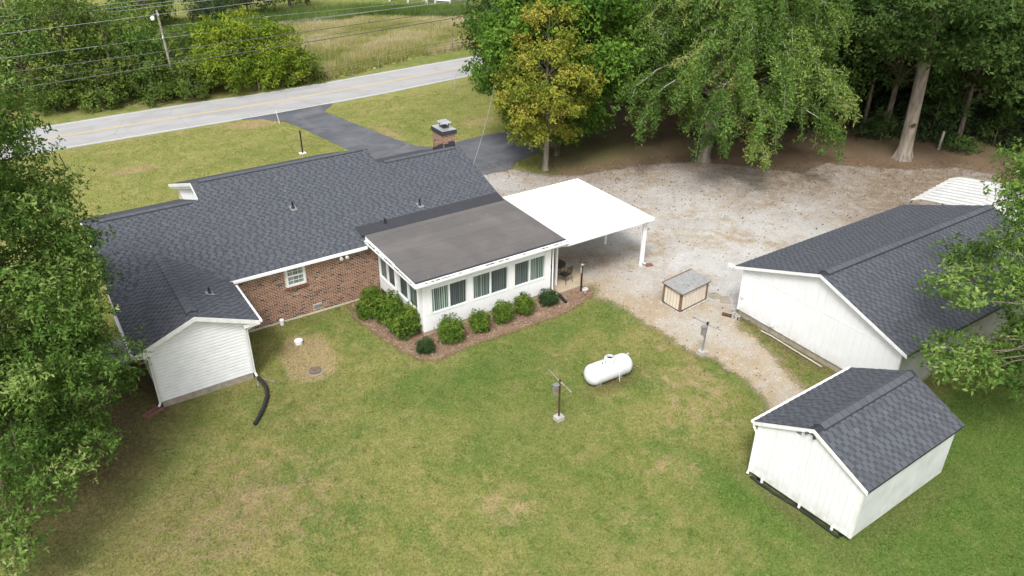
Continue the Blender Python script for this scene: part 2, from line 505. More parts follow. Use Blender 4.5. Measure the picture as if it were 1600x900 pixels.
def lawn_colour(m, p):
    dry = m.attr("dry"); lush = m.attr("lush"); bare = m.attr("bare")
    rot = lambda a: m.mapv(p, (1, 1, 0), (0, 0, a))
    big = m.noise(rot(0), 0.16, 4, 0.55, 0.4)
    mid = m.noise(rot(.3), 0.85, 5, 0.6, 0.6)
    small = m.noise(rot(.7), 4.5, 4, 0.65)
    c = m.mix(m.rng(big, 0.35, 0.65), (0.185, 0.210, 0.049), (0.263, 0.262, 0.078))
    c = m.mix(m.rng(mid, 0.42, 0.64, 0, 0.75), c, (0.322, 0.278, 0.109))
    c = m.mix(m.rng(m.noise(rot(1.0), 0.45, 5, 0.65), 0.48, 0.64, 0, 0.80), c, (0.123, 0.193, 0.039))
    c = m.mix(m.rng(m.noise(rot(1.4), 2.2, 5, 0.7, 0.5), 0.54, 0.68, 0, 0.60), c, (0.404, 0.323, 0.149))
    c = m.mix(m.rng(m.noise(rot(2.0), 1.7, 5, 0.7, 0.5), 0.53, 0.68, 0, 0.70), c, (0.094, 0.159, 0.030))
    c = m.mix(m.rng(m.noise(rot(2.6), 3.6, 5, 0.75, 0.4), 0.56, 0.70, 0, 0.60), c, (0.099, 0.116, 0.034))
    c = m.mix(m.math('MULTIPLY', m.attr('front'), 0.68), c, m.mix(m.rng(mid, .35, .65), (0.245, 0.270, 0.072), (0.345, 0.325, 0.115)))
    lf = m.math('MULTIPLY', lush, m.rng(mid, 0.25, 0.7, 1.0, 0.55), True)
    c = m.mix(lf, c, m.mix(m.rng(small, .35, .65), (0.073, 0.137, 0.023), (0.111, 0.185, 0.034)))
    dn = m.math('ADD', m.math('MULTIPLY', m.noise(rot(.5), 1.5, 5, 0.7, 0.6), 0.7), m.math('MULTIPLY', small, 0.3))
    df = m.math('MULTIPLY', m.rng(m.math('ADD', m.math('MULTIPLY', dry, 0.42), dn), 0.68, 0.82), m.rng(dry, 0.05, 0.35), True)
    c = m.mix(m.math('MULTIPLY', df, 0.85), c, (0.41, 0.305, 0.17))
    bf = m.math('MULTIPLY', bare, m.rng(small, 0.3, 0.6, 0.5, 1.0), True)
    c = m.mix(bf, c, (0.125, 0.088, 0.048))  # bare earth and painted contact shade share this brown
    return c, small


def mat_ground():
    m = NT('mown lawn'); p = m.pos()
    c, small = lawn_colour(m, p)
    tiny = m.noise(p, 24.0, 3, 0.7)
    c = m.mix(m.rng(small, 0.44, 0.72, 0, 0.45), c, m.mix(0.6, c, (0.05, 0.07, 0.018)))
    sp = m.noise(p, 11.0, 3, 0.75)
    c = m.mix(m.rng(sp, 0.50, 0.66, 0, 0.60), c, m.mix(0.65, c, (0.04, 0.055, 0.014)))
    c = m.mix(m.rng(sp, 0.48, 0.34, 0, 0.45), c, m.mix(0.5, c, (0.42, 0.38, 0.18)))
    c = m.mix(m.rng(tiny, 0.48, 0.64, 0, 0.60), c, m.mix(0.60, c, (0.04, 0.055, 0.014)))
    h = m.math('ADD', m.math('MULTIPLY', tiny, 0.6), m.math('MULTIPLY', small, 0.6))
    return m.done(m.bsdf(c, 0.95, 0.1, normal=m.bump(h, 0.9, 0.06)))
M['ground'] = mat_ground()


def mat_gravel():
    m = NT('pale crushed gravel'); p = m.pos()
    c = m.mix(m.rng(m.noise(p, 0.35, 4), 0.35, 0.65), (0.425, 0.42, 0.402), (0.54, 0.535, 0.515))
    straw = m.math('MULTIPLY', m.rng(m.noise(p, 0.30, 4, 0.6, 0.5), 0.43, 0.62, 0, 0.9), m.rng(m.noise(p, 1.6, 5, 0.7), 0.36, 0.60))
    c = m.mix(straw, c, (0.34, 0.25, 0.14))
    lit = m.math('MULTIPLY', m.attr("litter"), m.rng(m.noise(p, 1.3, 5, 0.65), 0.32, 0.62, 0.5, 1.0), True)
    c = m.mix(lit, c, (0.20, 0.148, 0.098))
    sw = m.math("MULTIPLY", m.attr("straw"), m.rng(m.noise(p, 1.8, 5, 0.7), 0.3, 0.6, 0.45, 1.0), True)
    c = m.mix(sw, c, m.mix(m.rng(m.noise(p, 14, 3, .7), .4, .65), (0.42, 0.33, 0.20), (0.30, 0.215, 0.12)))
    c = m.mix(m.rng(m.noise(p, 6, 4, 0.7), 0.5, 0.75, 0, 0.35), c, (0.30, 0.25, 0.20))
    g = m.noise(p, 30, 3, 0.7)
    c = m.mix(m.rng(g, 0.46, 0.66, 0, 0.6), c, (0.22, 0.20, 0.18))
    c = m.mix(m.rng(m.noise(p, 9, 4, 0.8), 0.54, 0.72, 0, 0.6), c, (0.27, 0.21, 0.15))
    c = m.mix(m.rng(m.vor(p, 18, out="Color"), 0.75, 0.95, 0, 0.4), c, (0.74, 0.72, 0.70))
    sh = m.bsdf(c, 0.95, 0.15, normal=m.bump(g, 0.8, 0.03))
    return m.done(edged(m, sh, 0.50, 0.22, 0.45))
M['gravel'] = mat_gravel()


def mat_litter():
    m = NT('brown leaf litter'); p = m.pos()
    c = m.mix(m.rng(m.noise(p, 0.4, 4), 0.35, 0.65), (0.125, 0.086, 0.057), (0.20, 0.138, 0.09))
    c = m.mix(m.math('MULTIPLY', m.attr("green"), m.rng(m.noise(p, 0.8, 5, 0.65), 0.35, 0.6, 0.2, 0.9), True), c, (0.105, 0.115, 0.035))
    c = m.mix(m.rng(m.noise(p, 7, 4, 0.75), 0.45, 0.7, 0, 0.6), c, (0.27, 0.195, 0.125))
    c = m.mix(m.rng(m.noise(p, 22, 3, 0.7), 0.45, 0.7, 0, 0.6), c, (0.05, 0.034, 0.023))
    sh = m.bsdf(c, 0.95, 0.1, normal=m.bump(m.noise(p, 22, 3), 0.8, 0.04))
    return m.done(edged(m, sh, 1.0, 0.5, 0.8))
M['litter'] = mat_litter()


def mat_mulch():
    m = NT('bark mulch'); p = m.pos()
    c = m.mix(m.rng(m.noise(p, 14, 4, 0.7), 0.35, 0.65), (0.15, 0.092, 0.064), (0.33, 0.22, 0.15))
    c = m.mix(m.rng(m.noise(p, 1.2, 3), 0.5, 0.7, 0, 0.5), c, (0.42, 0.31, 0.20))
    sh = m.bsdf(c, 0.95, 0.1, normal=m.bump(m.noise(p, 30, 3), 0.9, 0.04))
    return m.done(edged(m, sh, 0.24, 0.10, 0.26))
M['mulch'] = mat_mulch()


def mat_asphalt(name, a, b, worn, wear, edge_amp):
    m = NT(name); p = m.pos()
    c = m.mix(m.rng(m.noise(m.mapv(p, (0.25, 1, 1), (0, 0, 0.05)), 0.8, 4), 0.35, 0.65), a, b)
    c = m.mix(m.rng(m.noise(p, 0.5, 5, 0.6, 0.8), 0.48, 0.72, 0, wear), c, worn)
    c = m.mix(m.rng(m.noise(p, 45, 2), 0.4, 0.7, 0, 0.35), c, scl(a, 0.7))
    cr = m.vor(m.mapv(p, (0.16, 0.22, 1)), 1.0, 'DISTANCE_TO_EDGE')
    c = m.mix(m.rng(cr, 0.004, 0.0, 0, 0.6), c, scl(a, 0.5))
    sh = m.bsdf(c, 0.85, 0.25, normal=m.bump(m.noise(p, 50, 2), 0.3, 0.01))
    return m.done(edged(m, sh, edge_amp, 0.03, edge_amp * 0.6))
M['road'] = mat_asphalt('worn pale road asphalt', (0.33, 0.33, 0.325), (0.39, 0.385, 0.38), (0.26, 0.26, 0.26), 0.5, 0.10)
M['drive'] = mat_asphalt('dark driveway asphalt', (0.088, 0.092, 0.105), (0.125, 0.13, 0.145), (0.19, 0.19, 0.195), 0.7, 0.12)


def mat_paint(name, col, wear):
    m = NT(name); p = m.pos()
    c = m.mix(m.rng(m.noise(p, 6, 4, 0.7), 0.35, 0.7, 0, wear), col, (0.42, 0.41, 0.39))
    return m.done(m.bsdf(c, 0.7, 0.25))
M['paint_white'] = mat_paint('worn white road paint', (0.60, 0.60, 0.585), 0.7)
M['paint_yellow'] = mat_paint('worn yellow road paint', (0.62, 0.43, 0.13), 0.75)


def blobs(P, lst):
    o = np.zeros(len(P))
    for b in lst:
        x, y, rx, ry, a = b
        o += a * np.exp(-(((P[:, 0] - x) / rx) ** 2 + ((P[:, 1] - y) / ry) ** 2))
    return o


def build_ground():
    xs = np.concatenate([[-500, -250, -120, -60, -30, -18], np.arange(-10, 62, 0.5), [66, 74, 90, 130, 250, 500]])
    ys = np.concatenate([[-500, -250, -120, -60, -30, -10], np.arange(0, 70, 0.5), [76, 86, 100, 130, 250, 500]])
    X, Y = np.meshgrid(xs, ys); P = np.stack([X.ravel(), Y.ravel()], 1)
    V = np.column_stack([P, np.zeros(len(P))])
    idx = np.arange(len(P)).reshape(len(ys), len(xs))
    F = np.stack([idx[:-1, :-1].ravel(), idx[:-1, 1:].ravel(), idx[1:, 1:].ravel(), idx[1:, :-1].ravel()], 1)
    o = np_mesh("ground", V, F, M['ground'])
    o["kind"] = "structure"
    dry = blobs(P, [(7.75, 27.2, 0.78, 1.25, 2.4), (7.6, 26.0, .75, .55, 2.2), (7.2, 26.8, .4, .6, .7), (17.5, 15.5, 2.0, 1.6, .38), (17.2, 21.2, 2.0, 1.5, .42), (19.5, 15.5, 1.6, 2, .36), (15.0, 14.0, 1.5, .8, .3), (19.0, 18.0, .9, 1.2, .4),
                    (16.0, 13.2, 1.2, 1.0, .35), (3.5, 22.5, 3.0, 3.5, .26), (6, 20, 4, 4, .2), (1.5, 19, 4, 2.5, .45), (10, 15.5, 1.6, 1.1, .6), (10, 27.5, 1.2, 1.2, .3),
                    (13, 12.5, 1.2, .8, .5), (14.2, 10.5, 0.9, .7, .4), (20.5, 20.5, 1.0, 2.4, .5), (20.5, 17, .7, 1.6, .45), (23.6, 16.5, .7, 1.5, .7),
                    (5.8, 53.2, 2.0, .8, 1.0), (9.5, 52, 2.4, 1.2, .5), (13, 56.5, 3, .8, .5), (15.8, 58.4, 1.8, .7, 1.0), (17.2, 53.5, 1.2, 2.2, .5), (23.0, 51.5, .9, 3, .8), (30, 50, 3.0, 1.5, .7), (7, 46.0, 1.6, .9, .9), (26, 56.5, 5, .7, .6), (11, 48.8, 3, .6, .5),
                    (15.5, 58.3, 1.6, .7, 1.1), (12, 44.5, 2.6, .8, .6), (4, 57, 3, .8, .4), (11, 68.3, 6, 0.9, .7), (16.8, 29.5, .6, .6, .2)])
    dry += np.exp(-((P[:, 1] - 59.2) / 0.7) ** 2) * 0.55 * (np.abs(P[:, 0] - 15) < 40)
    lush = blobs(P, [(14, 22.0, 3.5, 1.6, .8), (12.6, 17.5, 2.2, 3.0, .45), (10, 22.5, 1.8, 1.5, .45), (16.5, 10.5, 2.6, 2.4, .7), (19.5, 6, 4.5, 3.5, .95), (24, 6, 6, 4.5, 1.3), (27, 8.5, 4, 3.5, .9), (16.8, 12.5, 1.0, 2.0, .6), (21.4, 15.6, .6, 2.2, .7), (18.8, 23.3, 2.6, .6, .7),
                     (12, 13, 3, 2, .35), (18.2, 18.7, 1.6, 1.2, .5), (15.3, 19.3, 1.0, 1.2, .4), (20.3, 13.5, 1.2, 1.6, .5), (7.3, 25.2, 1.0, .9, .5), (9.5, 28.9, 2.0, .8, .4), (5.2, 25.0, .5, 1.5, .5), (12, 20, 5, 3, .25),
                     (14, 52, 5, 2, .25), (24, 51, 4, 3.5, .3), (32, 55, 4, 2.5, .3), (36, 69.2, 8, 1.0, .6), (55, 100, 12, 5, .9), (7, 64 + 4.0, 6, .7, .5), (27, 9, 3, 2.5, .6)])
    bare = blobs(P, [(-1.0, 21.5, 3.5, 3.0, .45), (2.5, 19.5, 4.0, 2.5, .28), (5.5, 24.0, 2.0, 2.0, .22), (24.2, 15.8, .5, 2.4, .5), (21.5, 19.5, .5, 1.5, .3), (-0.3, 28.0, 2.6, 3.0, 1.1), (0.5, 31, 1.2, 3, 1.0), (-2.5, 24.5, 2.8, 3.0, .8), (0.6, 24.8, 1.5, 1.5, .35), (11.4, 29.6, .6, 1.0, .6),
                     (9, 29.75, 5, .35, .55), (3.7, 26.25, 2.2, .22, .5), (17.3, 18.7, 1.3, .45, .7), (12, 71, 12, 2.6, .9), (25.0, 16.5, .35, 3.0, .5), (20.7, 8.25, 2.8, .30, .8), (17.55, 10.4, .22, 1.9, .8), (23.25, 10.5, .25, 2, .6), (28, 11.7, 4, .6, .8), (17.3, 18.75, 1.2, .4, .6), (14.04, 18.0, .4, .4, .5), (21.5, 18.2, .4, .4, .5), (24.95, 16, .2, 3.4, .7), (2.0, 28, .4, 2, .7), (5.65, 28, .25, 1.8, .6)])  # bare earth, plus contact shade painted round the shed, tank and poles
    global DENS
    from_grid = (xs, ys, [v.reshape(len(ys), len(xs)) for v in (lush, dry, bare)])
    def dens(Q):
        ix = np.clip(np.searchsorted(xs, Q[:, 0]) - 1, 0, len(xs) - 2); iy = np.clip(np.searchsorted(ys, Q[:, 1]) - 1, 0, len(ys) - 2)
        return [np.clip(v[iy, ix], 0, 1.2) for v in from_grid[2]]
    DENS = dens
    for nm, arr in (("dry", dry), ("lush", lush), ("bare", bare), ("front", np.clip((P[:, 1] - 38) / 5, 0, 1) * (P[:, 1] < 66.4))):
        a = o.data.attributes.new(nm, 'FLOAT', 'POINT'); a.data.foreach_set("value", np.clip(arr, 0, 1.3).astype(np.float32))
build_ground()

GRAVEL = [(19.2, 25.4), (21.6, 25.2), (20.75, 24.3), (21.2, 23.3), (21.3, 21.3), (21.25, 19.2), (21.7, 17.5), (21.7, 15.9), (21.3, 14.7), (20.7, 13.4), (22.9, 12.9),
          (23.25, 14.2), (23.5, 15.1), (24.2, 16.9), (24.4, 17.95), (24.75, 19.3), (25.4, 19.8), (37.3, 19.9), (45, 20.4), (52.5, 22.4), (51.8, 24.6), (47.9, 26.7), (44.9, 29.9),
          (42, 29.7), (40.3, 31.9), (37.9, 34.8), (34.2, 36.3), (29.4, 37.1), (27.8, 38.2), (26.6, 40.3), (25.1, 40.5), (19.3, 40.6)]
FLOOR = [(28.2, 38.0), (29.6, 36.5), (33.9, 35.4), (37.6, 33.8), (39.7, 31.2), (41.6, 29.0), (44.4, 28.8), (47.2, 25.8), (50.6, 23.6), (51.5, 21.4), (51, 17), (60, 8), (130, 10), (140, 90), (70, 78),
         (48, 56), (40, 49), (33, 45), (31.3, 43.0), (30.4, 41.6)]
DRIVE = [(14.6, 60.2), (16.3, 59.3), (17.6, 57.6), (18.05, 55.7), (18.9, 50.5), (19.6, 46.4), (19.8, 43.2), (19.6, 40.3), (24.8, 40.35), (26.5, 40.25), (27.4, 41.1), (29.0, 41.6), (30.3, 42.2),
         (31.5, 43.4), (34, 45.2), (37.5, 47.4), (37.0, 49.6), (33.5, 47.8), (30.7, 46.7), (29.1, 47.0), (26.2, 46.85), (24.4, 46.6), (23.4, 47.6), (22.6, 50.5), (21.9, 54.2), (21.0, 58.6), (22.6, 60.5)]
ROADN = [(-60, 59.9), (1, 59.9), (9, 60.0), (17.5, 60.0), (27, 60.7), (37, 61.9), (50, 63.9), (70, 68), (110, 79)]
ROADF = [(-60, 66.2), (2, 66.2), (7, 66.45), (13, 66.6), (18, 66.4), (24, 66.75), (30.3, 67.4), (40.4, 68.3), (50, 69.9), (70, 73.9), (110, 85)]
fl = sheet("forest_floor", FLOOR, 0.004, 0.6, 1.8, M['litter'])
gv = sheet("gravel_yard", GRAVEL, 0.010, 0.3, 0.8, M['gravel'])
sheet("driveway", DRIVE, 0.016, 0.3, 0.3, M['drive'])
sheet("road", ROADN + ROADF[::-1], 0.012, 0.5, 0.3, M['road'])
sheet("mulch_bed", [(12.5, 30.0), (10.9, 30.0), (10.55, 28.6), (10.8, 27.0), (11.1, 25.4), (11.45, 24.2), (12.2, 23.7), (13.7, 23.95), (15.8, 23.85), (18.2, 23.85), (19.6, 24.0), (20.6, 24.4), (21.2, 25.0),
                    (20.9, 25.45), (19.3, 25.5), (19.2, 25.9), (12.9, 25.9), (12.7, 28)], 0.014, 0.15, 0.3, M['mulch'])


def pt_attr(o, name, fn):
    n = len(o.data.vertices); co = np.empty(n * 3, dtype=np.float32); o.data.vertices.foreach_get("co", co)
    P = co.reshape(-1, 3)[:, :2].astype(float)
    a = o.data.attributes.new(name, 'FLOAT', 'POINT'); a.data.foreach_set("value", np.clip(fn(P), 0, 1.2).astype(np.float32))


def tree_side(P):                                        # leaf litter on the gravel towards the trees; blobs brown other spots, carport floor included
    d = inside_dist(P, FLOOR)
    return .85 * np.clip(1 - (-d) / 7.5, 0, 1) ** 1.4 + blobs(P, [(23.0, 27.3, 1.7, 1.6, .9), (20.8, 24.7, .7, .6, .6), (44, 24, 6, 2.5, .9), (38, 28.5, 5, 2.5, .5), (40, 22.5, 4, 1.2, .5)])
def path_straw(P):
    d = inside_dist(P, GRAVEL)
    z = np.clip(np.minimum((26.5 - P[:, 1]) / 1.5, (25.6 - P[:, 0]) / 1.0), 0, 1) * (P[:, 1] < 26)
    return z * (np.exp(-np.clip(d, 0, 9) / 1.0) * 1.0 + .12) + blobs(P, [(22.3, 22.8, 1.0, 1.4, .5), (22.6, 17.5, .7, 2.5, .35)])
pt_attr(gv, "straw", path_straw)
pt_attr(gv, "litter", tree_side)
pt_attr(fl, "green", lambda P: blobs(P, [(30.5, 40.3, 2.4, 2.2, 1.0), (34, 39.8, 3.5, 2.0, .9), (33.5, 42.5, 4, 3, .8), (39, 38, 4, 2.5, .3), (58, 25.5, 3, 1.2, .7), (51, 30.5, 3.0, 1.5, .4)]))


def strip(name, line, off, wid, z, mat, dash=None):
    """painted line along a polyline, offset to its left"""
    mb = MB(); L = [Vector((x, y, 0)) for x, y in line]
    nor = []
    for i in range(len(L)):
        d = (L[min(i + 1, len(L) - 1)] - L[max(i - 1, 0)]).normalized(); nor.append(Vector((-d.y, d.x, 0)))
    for i in range(len(L) - 1):
        a0 = L[i] + nor[i] * off; a1 = L[i] + nor[i] * (off + wid); b0 = L[i + 1] + nor[i + 1] * off; b1 = L[i + 1] + nor[i + 1] * (off + wid)
        mb.add([(a0.x, a0.y, z), (b0.x, b0.y, z), (b1.x, b1.y, z), (a1.x, a1.y, z)], [(0, 1, 2, 3)])
    o = mb.build(name, mat); o["kind"] = "structure"
    return o
MID = [((a[0] + b[0]) / 2, (a[1] + b[1]) / 2) for a, b in zip(ROADN, [(-60, 66.2), (1, 66.2), (9, 66.5), (17.5, 66.5), (27, 67.1), (37, 68.0), (50, 69.9), (70, 73.9), (110, 85)])]
strip("road_edge_line", ROADN, 0.22, 0.13, 0.0165, M['paint_white'])
strip("road_edge_line", [(2, 65.9), (7, 66.15), (13, 66.3), (18, 66.1), (24, 66.45), (30.3, 67.1), (40.4, 68.0), (50, 69.6), (70, 73.6)], -0.06, 0.12, 0.0165, M['paint_white'])
strip("road_centre_line", MID, 0.06, 0.11, 0.0165, M['paint_yellow'])
strip("road_centre_line", MID, -0.17, 0.11, 0.0165, M['paint_yellow'])

# ------------------------------------------------------------------ roofs, walls, windows
EXPO = 0.15
TAB_CACHE = {}


def tab_mesh(wd, tint, mat):
    k = (wd, tint, mat.name)
    if k not in TAB_CACHE:
        mb = MB(); h = EXPO + 0.012; t0 = 0.013; t1 = 0.003
        mb.add([(0, 0, 0), (wd, 0, 0), (wd, h, 0), (0, h, 0), (0, 0, t0), (wd, 0, t0), (wd, h, t1), (0, h, t1)],
               [(4, 5, 6, 7), (0, 1, 5, 4), (1, 2, 6, 5), (3, 0, 4, 7)], tint)
        me = mb.mesh("shingle"); me.materials.append(mat)
        TAB_CACHE[k] = me
    return TAB_CACHE[k]


def shingles(part, P0, e1, L, e2, W, singles=300, mat=None, seed=1, tabw=0.30, skip=None, gap=(0.08, 0.13)):
    """laminated shingle tabs in courses on a roof plane: the nearest ones are parts of their own, the rest one mesh"""
    mat = mat or M['shingle']
    rg = random.Random(seed)
    P0 = Vector(P0); e1 = Vector(e1).normalized(); e2 = Vector(e2).normalized(); n = e1.cross(e2).normalized()
    tabs = []
    rows = int(W / EXPO)
    for r in range(rows):
        y = r * EXPO
        x0_ = (-0.5 if r % 2 else -1.0) * tabw + rg.uniform(-.07, .07); k_ = 0; x = x0_
        rowt = rg.uniform(-0.025, 0.025)
        while x < L:
            g = rg.uniform(*gap); wd = tabw - g
            a = max(x, 0.0); b = min(x + wd, L)
            if b - a > 0.04:
                c = P0 + e1 * ((a + b) / 2) + e2 * (y + EXPO / 2)
                if not (skip and skip(c)):
                    tabs.append(((cam.location - c).length, a, b - a, y, min(1, max(0.2, rg.gauss(0.58, 0.05) + rowt))))
            k_ += 1; x = x0_ + k_ * tabw + rg.uniform(-.028, .028)
    tabs.sort()
    org = ORG[part.name]
    rot = Matrix((e1, e2, n)).transposed().to_4x4()
    far = MB()
    h = EXPO + 0.012
    for i, (d, a, wd, y, t) in enumerate(tabs):
        p = P0 + e1 * a + e2 * y + n * 0.001
        if i < singles:
            wq = round(wd / 0.025) * 0.025
            o = bpy.data.objects.new("shingle", tab_mesh(max(wq, 0.05), round(t * 8) / 8, mat))
            COL.objects.link(o); o.parent = part
            o.matrix_local = Matrix.Translation(p - org) @ rot
        else:
            q = [p, p + e1 * wd, p + e1 * wd + e2 * h, p + e2 * h]
            far.add(q + [q[0] + n * 0.013, q[1] + n * 0.013, q[2] + n * 0.003, q[3] + n * 0.003],
                    [(4, 5, 6, 7), (0, 1, 5, 4), (1, 2, 6, 5), (3, 0, 4, 7)], t)
    if far.f:
        o = far.build("shingle_field", mat, part); o["kind"] = "stuff"


def roof_slab(name, parent, P0, e1, L, e2, W, thick=0.10, mat=None, tint=0.31):
    e1 = Vector(e1).normalized(); e2 = Vector(e2).normalized(); n = e1.cross(e2).normalized()
    P0 = Vector(P0)
    mb = MB().obox(P0 - n * thick, e1 * L, e2 * W, n * thick, tint)
    return mb.build(name, mat or M['shingle'], parent)


def ridge_vent(parent, A, B, d1, d2, half=0.16, lift=0.035):
    A = Vector(A); B = Vector(B); d1 = Vector(d1).normalized(); d2 = Vector(d2).normalized(); up = Vector((0, 0, 1))
    ax = (B - A); L = ax.length; ax = ax.normalized()
    mb = MB(); k = max(1, int(L / 0.30))
    for i in range(k):                                   # overlapping cap shingles
        a = A + ax * (L * i / k); b = A + ax * (L * (i + 1) / k - 0.004); t = rnd.uniform(0.52, 0.66)
        za, zb = lift + 0.018, lift + 0.006
        for d in (d1, d2):
            p = [a + up * lift, b + up * lift, b + d * half + up * lift, a + d * half + up * lift]
            q = [a + up * (lift + 0.03 + za - lift), b + up * (lift + 0.03), b + d * half + up * (lift + .022), a + d * half + up * (lift + .022 + za - lift)]
            mb.add(p + q, [(3, 2, 1, 0), (4, 5, 6, 7), (0, 1, 5, 4), (1, 2, 6, 5), (2, 3, 7, 6), (3, 0, 4, 7),
                           ], t)
    v = mb.build("ridge_vent", M['shingle'], parent)
    s = MB()
    for d in (d1, d2):
        s.hexa([A - up * .05, B - up * .05, B + d * (half + .006) - up * .02, A + d * (half + .006) - up * .02,
                A + up * (lift - .002), B + up * (lift - .002), B + d * (half + .006) + up * (lift - .002), A + d * (half + .006) + up * (lift - .002)])
    s.build("vent_slot", M['flash_black'], v)
    return v


def vboards(wall, p0, ex, length, zb, ztop, out, bw, mat, gap=0.008, thick=0.012, name="siding_board"):
    """vertical siding strips, each a piece of its own, tops cut to ztop(a)"""
    p0 = Vector(p0); ex = Vector(ex).normalized(); out = Vector(out).normalized()
    k = max(1, round(length / bw)); bw = length / k
    for i in range(k):
        a = i * bw + gap / 2; b = (i + 1) * bw - gap / 2
        A = p0 + ex * a; B = p0 + ex * b
        za = ztop(a); zc = ztop(b); zm = None
        th = thick + rnd.uniform(-.0015, .0015)
        mb = MB().hexa([(A.x, A.y, zb), (B.x, B.y, zb), (B.x + out.x * th, B.y + out.y * th, zb), (A.x + out.x * th, A.y + out.y * th, zb),
                        (A.x, A.y, za), (B.x, B.y, zc), (B.x + out.x * th, B.y + out.y * th, zc), (A.x + out.x * th, A.y + out.y * th, za)])
        mb.build(name, mat, wall)


def brick_field(mb, p0, ex, out, length, z0, z1, rg, holes=(), bl=0.200, bh=0.062, joint=0.015, proud=0.003):
    p0 = Vector(p0); ex = Vector(ex).normalized(); out = Vector(out).normalized()
    r = 0; z = z0
    while z + bh <= z1 + 0.001:
        x = -(bl + joint) / 2 if r % 2 else 0.0
        while x < length:
            a = max(x, 0); b = min(x + bl, length)
            for h in holes:                              # cut bricks at openings
                if h[2] < z + bh and h[3] > z and h[0] < b and h[1] > a:
                    if a < h[0]: b = h[0]
                    elif b > h[1]: a = h[1]
                    else: b = a
            if b - a > 0.03:
                A = p0 + ex * a; B = p0 + ex * b; pr = proud + rg.uniform(-.0012, .0012)
                t = .16 + .84 * min(1, max(0, rg.gauss(.45, .22))) if rg.random() > 0.09 else rg.random() * 0.14
                vs = [(A.x, A.y, z), (B.x, B.y, z), (B.x, B.y, z + bh), (A.x, A.y, z + bh)]
                f_ = [(v[0] + out.x * pr, v[1] + out.y * pr, v[2]) for v in vs]
                mb.add(vs + f_, [(4, 5, 6, 7), (0, 1, 5, 4), (1, 2, 6, 5), (2, 3, 7, 6), (3, 0, 4, 7)], t)
            x += bl + joint
        z += bh + joint; r += 1
    return mb


def gutter(parent, A, B, out, w_=0.11, h_=0.10, dirt=False, name="gutter"):
    """open trough: back, floor, front lip"""
    A = Vector(A); B = Vector(B); out = Vector(out).normalized(); up = Vector((0, 0, 1)); L = B - A
    mb = MB()
    mb.obox(A - up * h_, L, out * 0.012, up * h_)
    mb.obox(A - up * h_ + out * 0.012, L, out * (w_ - 0.024), up * 0.012)
    mb.obox(A - up * h_ + out * (w_ - 0.012), L, out * 0.014, up * (h_ - 0.008))
    d = L.normalized()
    mb.obox(A - up * h_ + out * 0.012 + d * 0.002, d * 0.01, out * (w_ - .024), up * (h_ - .02)); mb.obox(B - up * h_ + out * 0.012 - d * 0.012, d * 0.01, out * (w_ - .024), up * (h_ - .02))
    g = mb.build(name, M['white_metal'], parent)
    if dirt:
        db = MB(); k = int(L.length / 0.16)
        for i in range(k):
            p = A + L * ((i + rnd.random() * .5) / k)
            if rnd.random() < 0.85:
                db.obox(p - up * (h_ - .014) + out * rnd.uniform(.016, .03), d * rnd.uniform(.1, .2), out * rnd.uniform(.03, w_ - .06), up * rnd.uniform(.03, h_ - .03), rnd.random())
        o = db.build("gutter_leaves", M['gutter_dirt'], g); o["kind"] = "stuff"
    return g


def downspout(parent, pts, r=0.045, mat=None):
    mb = MB().tube(pts, r, 6, smooth=False)
    return mb.build("downspout", mat or M['white_metal'], parent)


# ------------------------------------------------------------------ the house
SL = 0.348
EY, EZ = 29.85, 2.75                                     # back eave of the main roof
up_b = Vector((0, 1, SL)).normalized(); up_f = Vector((0, -1, SL)).normalized()
house = thing("brick_house", "long single storey brick house under a charcoal shingle roof with white sunroom", "house", (10.5, 33.0, 0))
# main walls: mortar core with brick faces
core = MB()
core.box(1.8, 19.36, 30.04, 39.3, 0, 2.66)
core.box(6.5, 14.7, 39.3, 41.8, 0, 2.66)
bw_ = core.build("brick_wall", M['mortar'], house)
rg = random.Random(3)
WIN = (8.20, 9.06, 1.66, 2.66)                           # back window
br = MB()
brick_field(br, (1.8, 30.04, 0), (1, 0, 0), (0, -1, 0), 10.9, 0.10, 2.66, rg, holes=[(WIN[0] - 1.8 - .05, WIN[1] - 1.8 + .05, WIN[2] - .16, 3), (9.23 - 1.8, 9.64 - 1.8, .22, .42)])
brick_field(br, (1.8, 39.3, 0), (0, -1, 0), (-1, 0, 0), 9.26, 0.10, 2.66, rg)
brick_field(br, (19.36, 30.04, 0), (0, 1, 0), (1, 0, 0), 9.26, 0.10, 2.66, rg)
o = br.build("bricks", M['brick'], bw_); o["kind"] = "stuff"
sl_ = MB()
for i in range(13):
    x = WIN[0] - 0.06 + i * 0.077
    sl_.hexa([(x, 29.97, 1.52), (x + .066, 29.97, 1.52), (x + .066, 30.05, 1.52), (x, 30.05, 1.52), (x, 29.965, 1.585), (x + .066, 29.965, 1.585), (x + .066, 30.05, 1.655), (x, 30.05, 1.655)], rnd.uniform(.2, .6))
sl_.build("window_sill", M['brick'], bw_)
MB().box(9.24, 9.63, 30.02, 30.05, .23, .41).build("foundation_vent", M['grey_metal'], bw_)
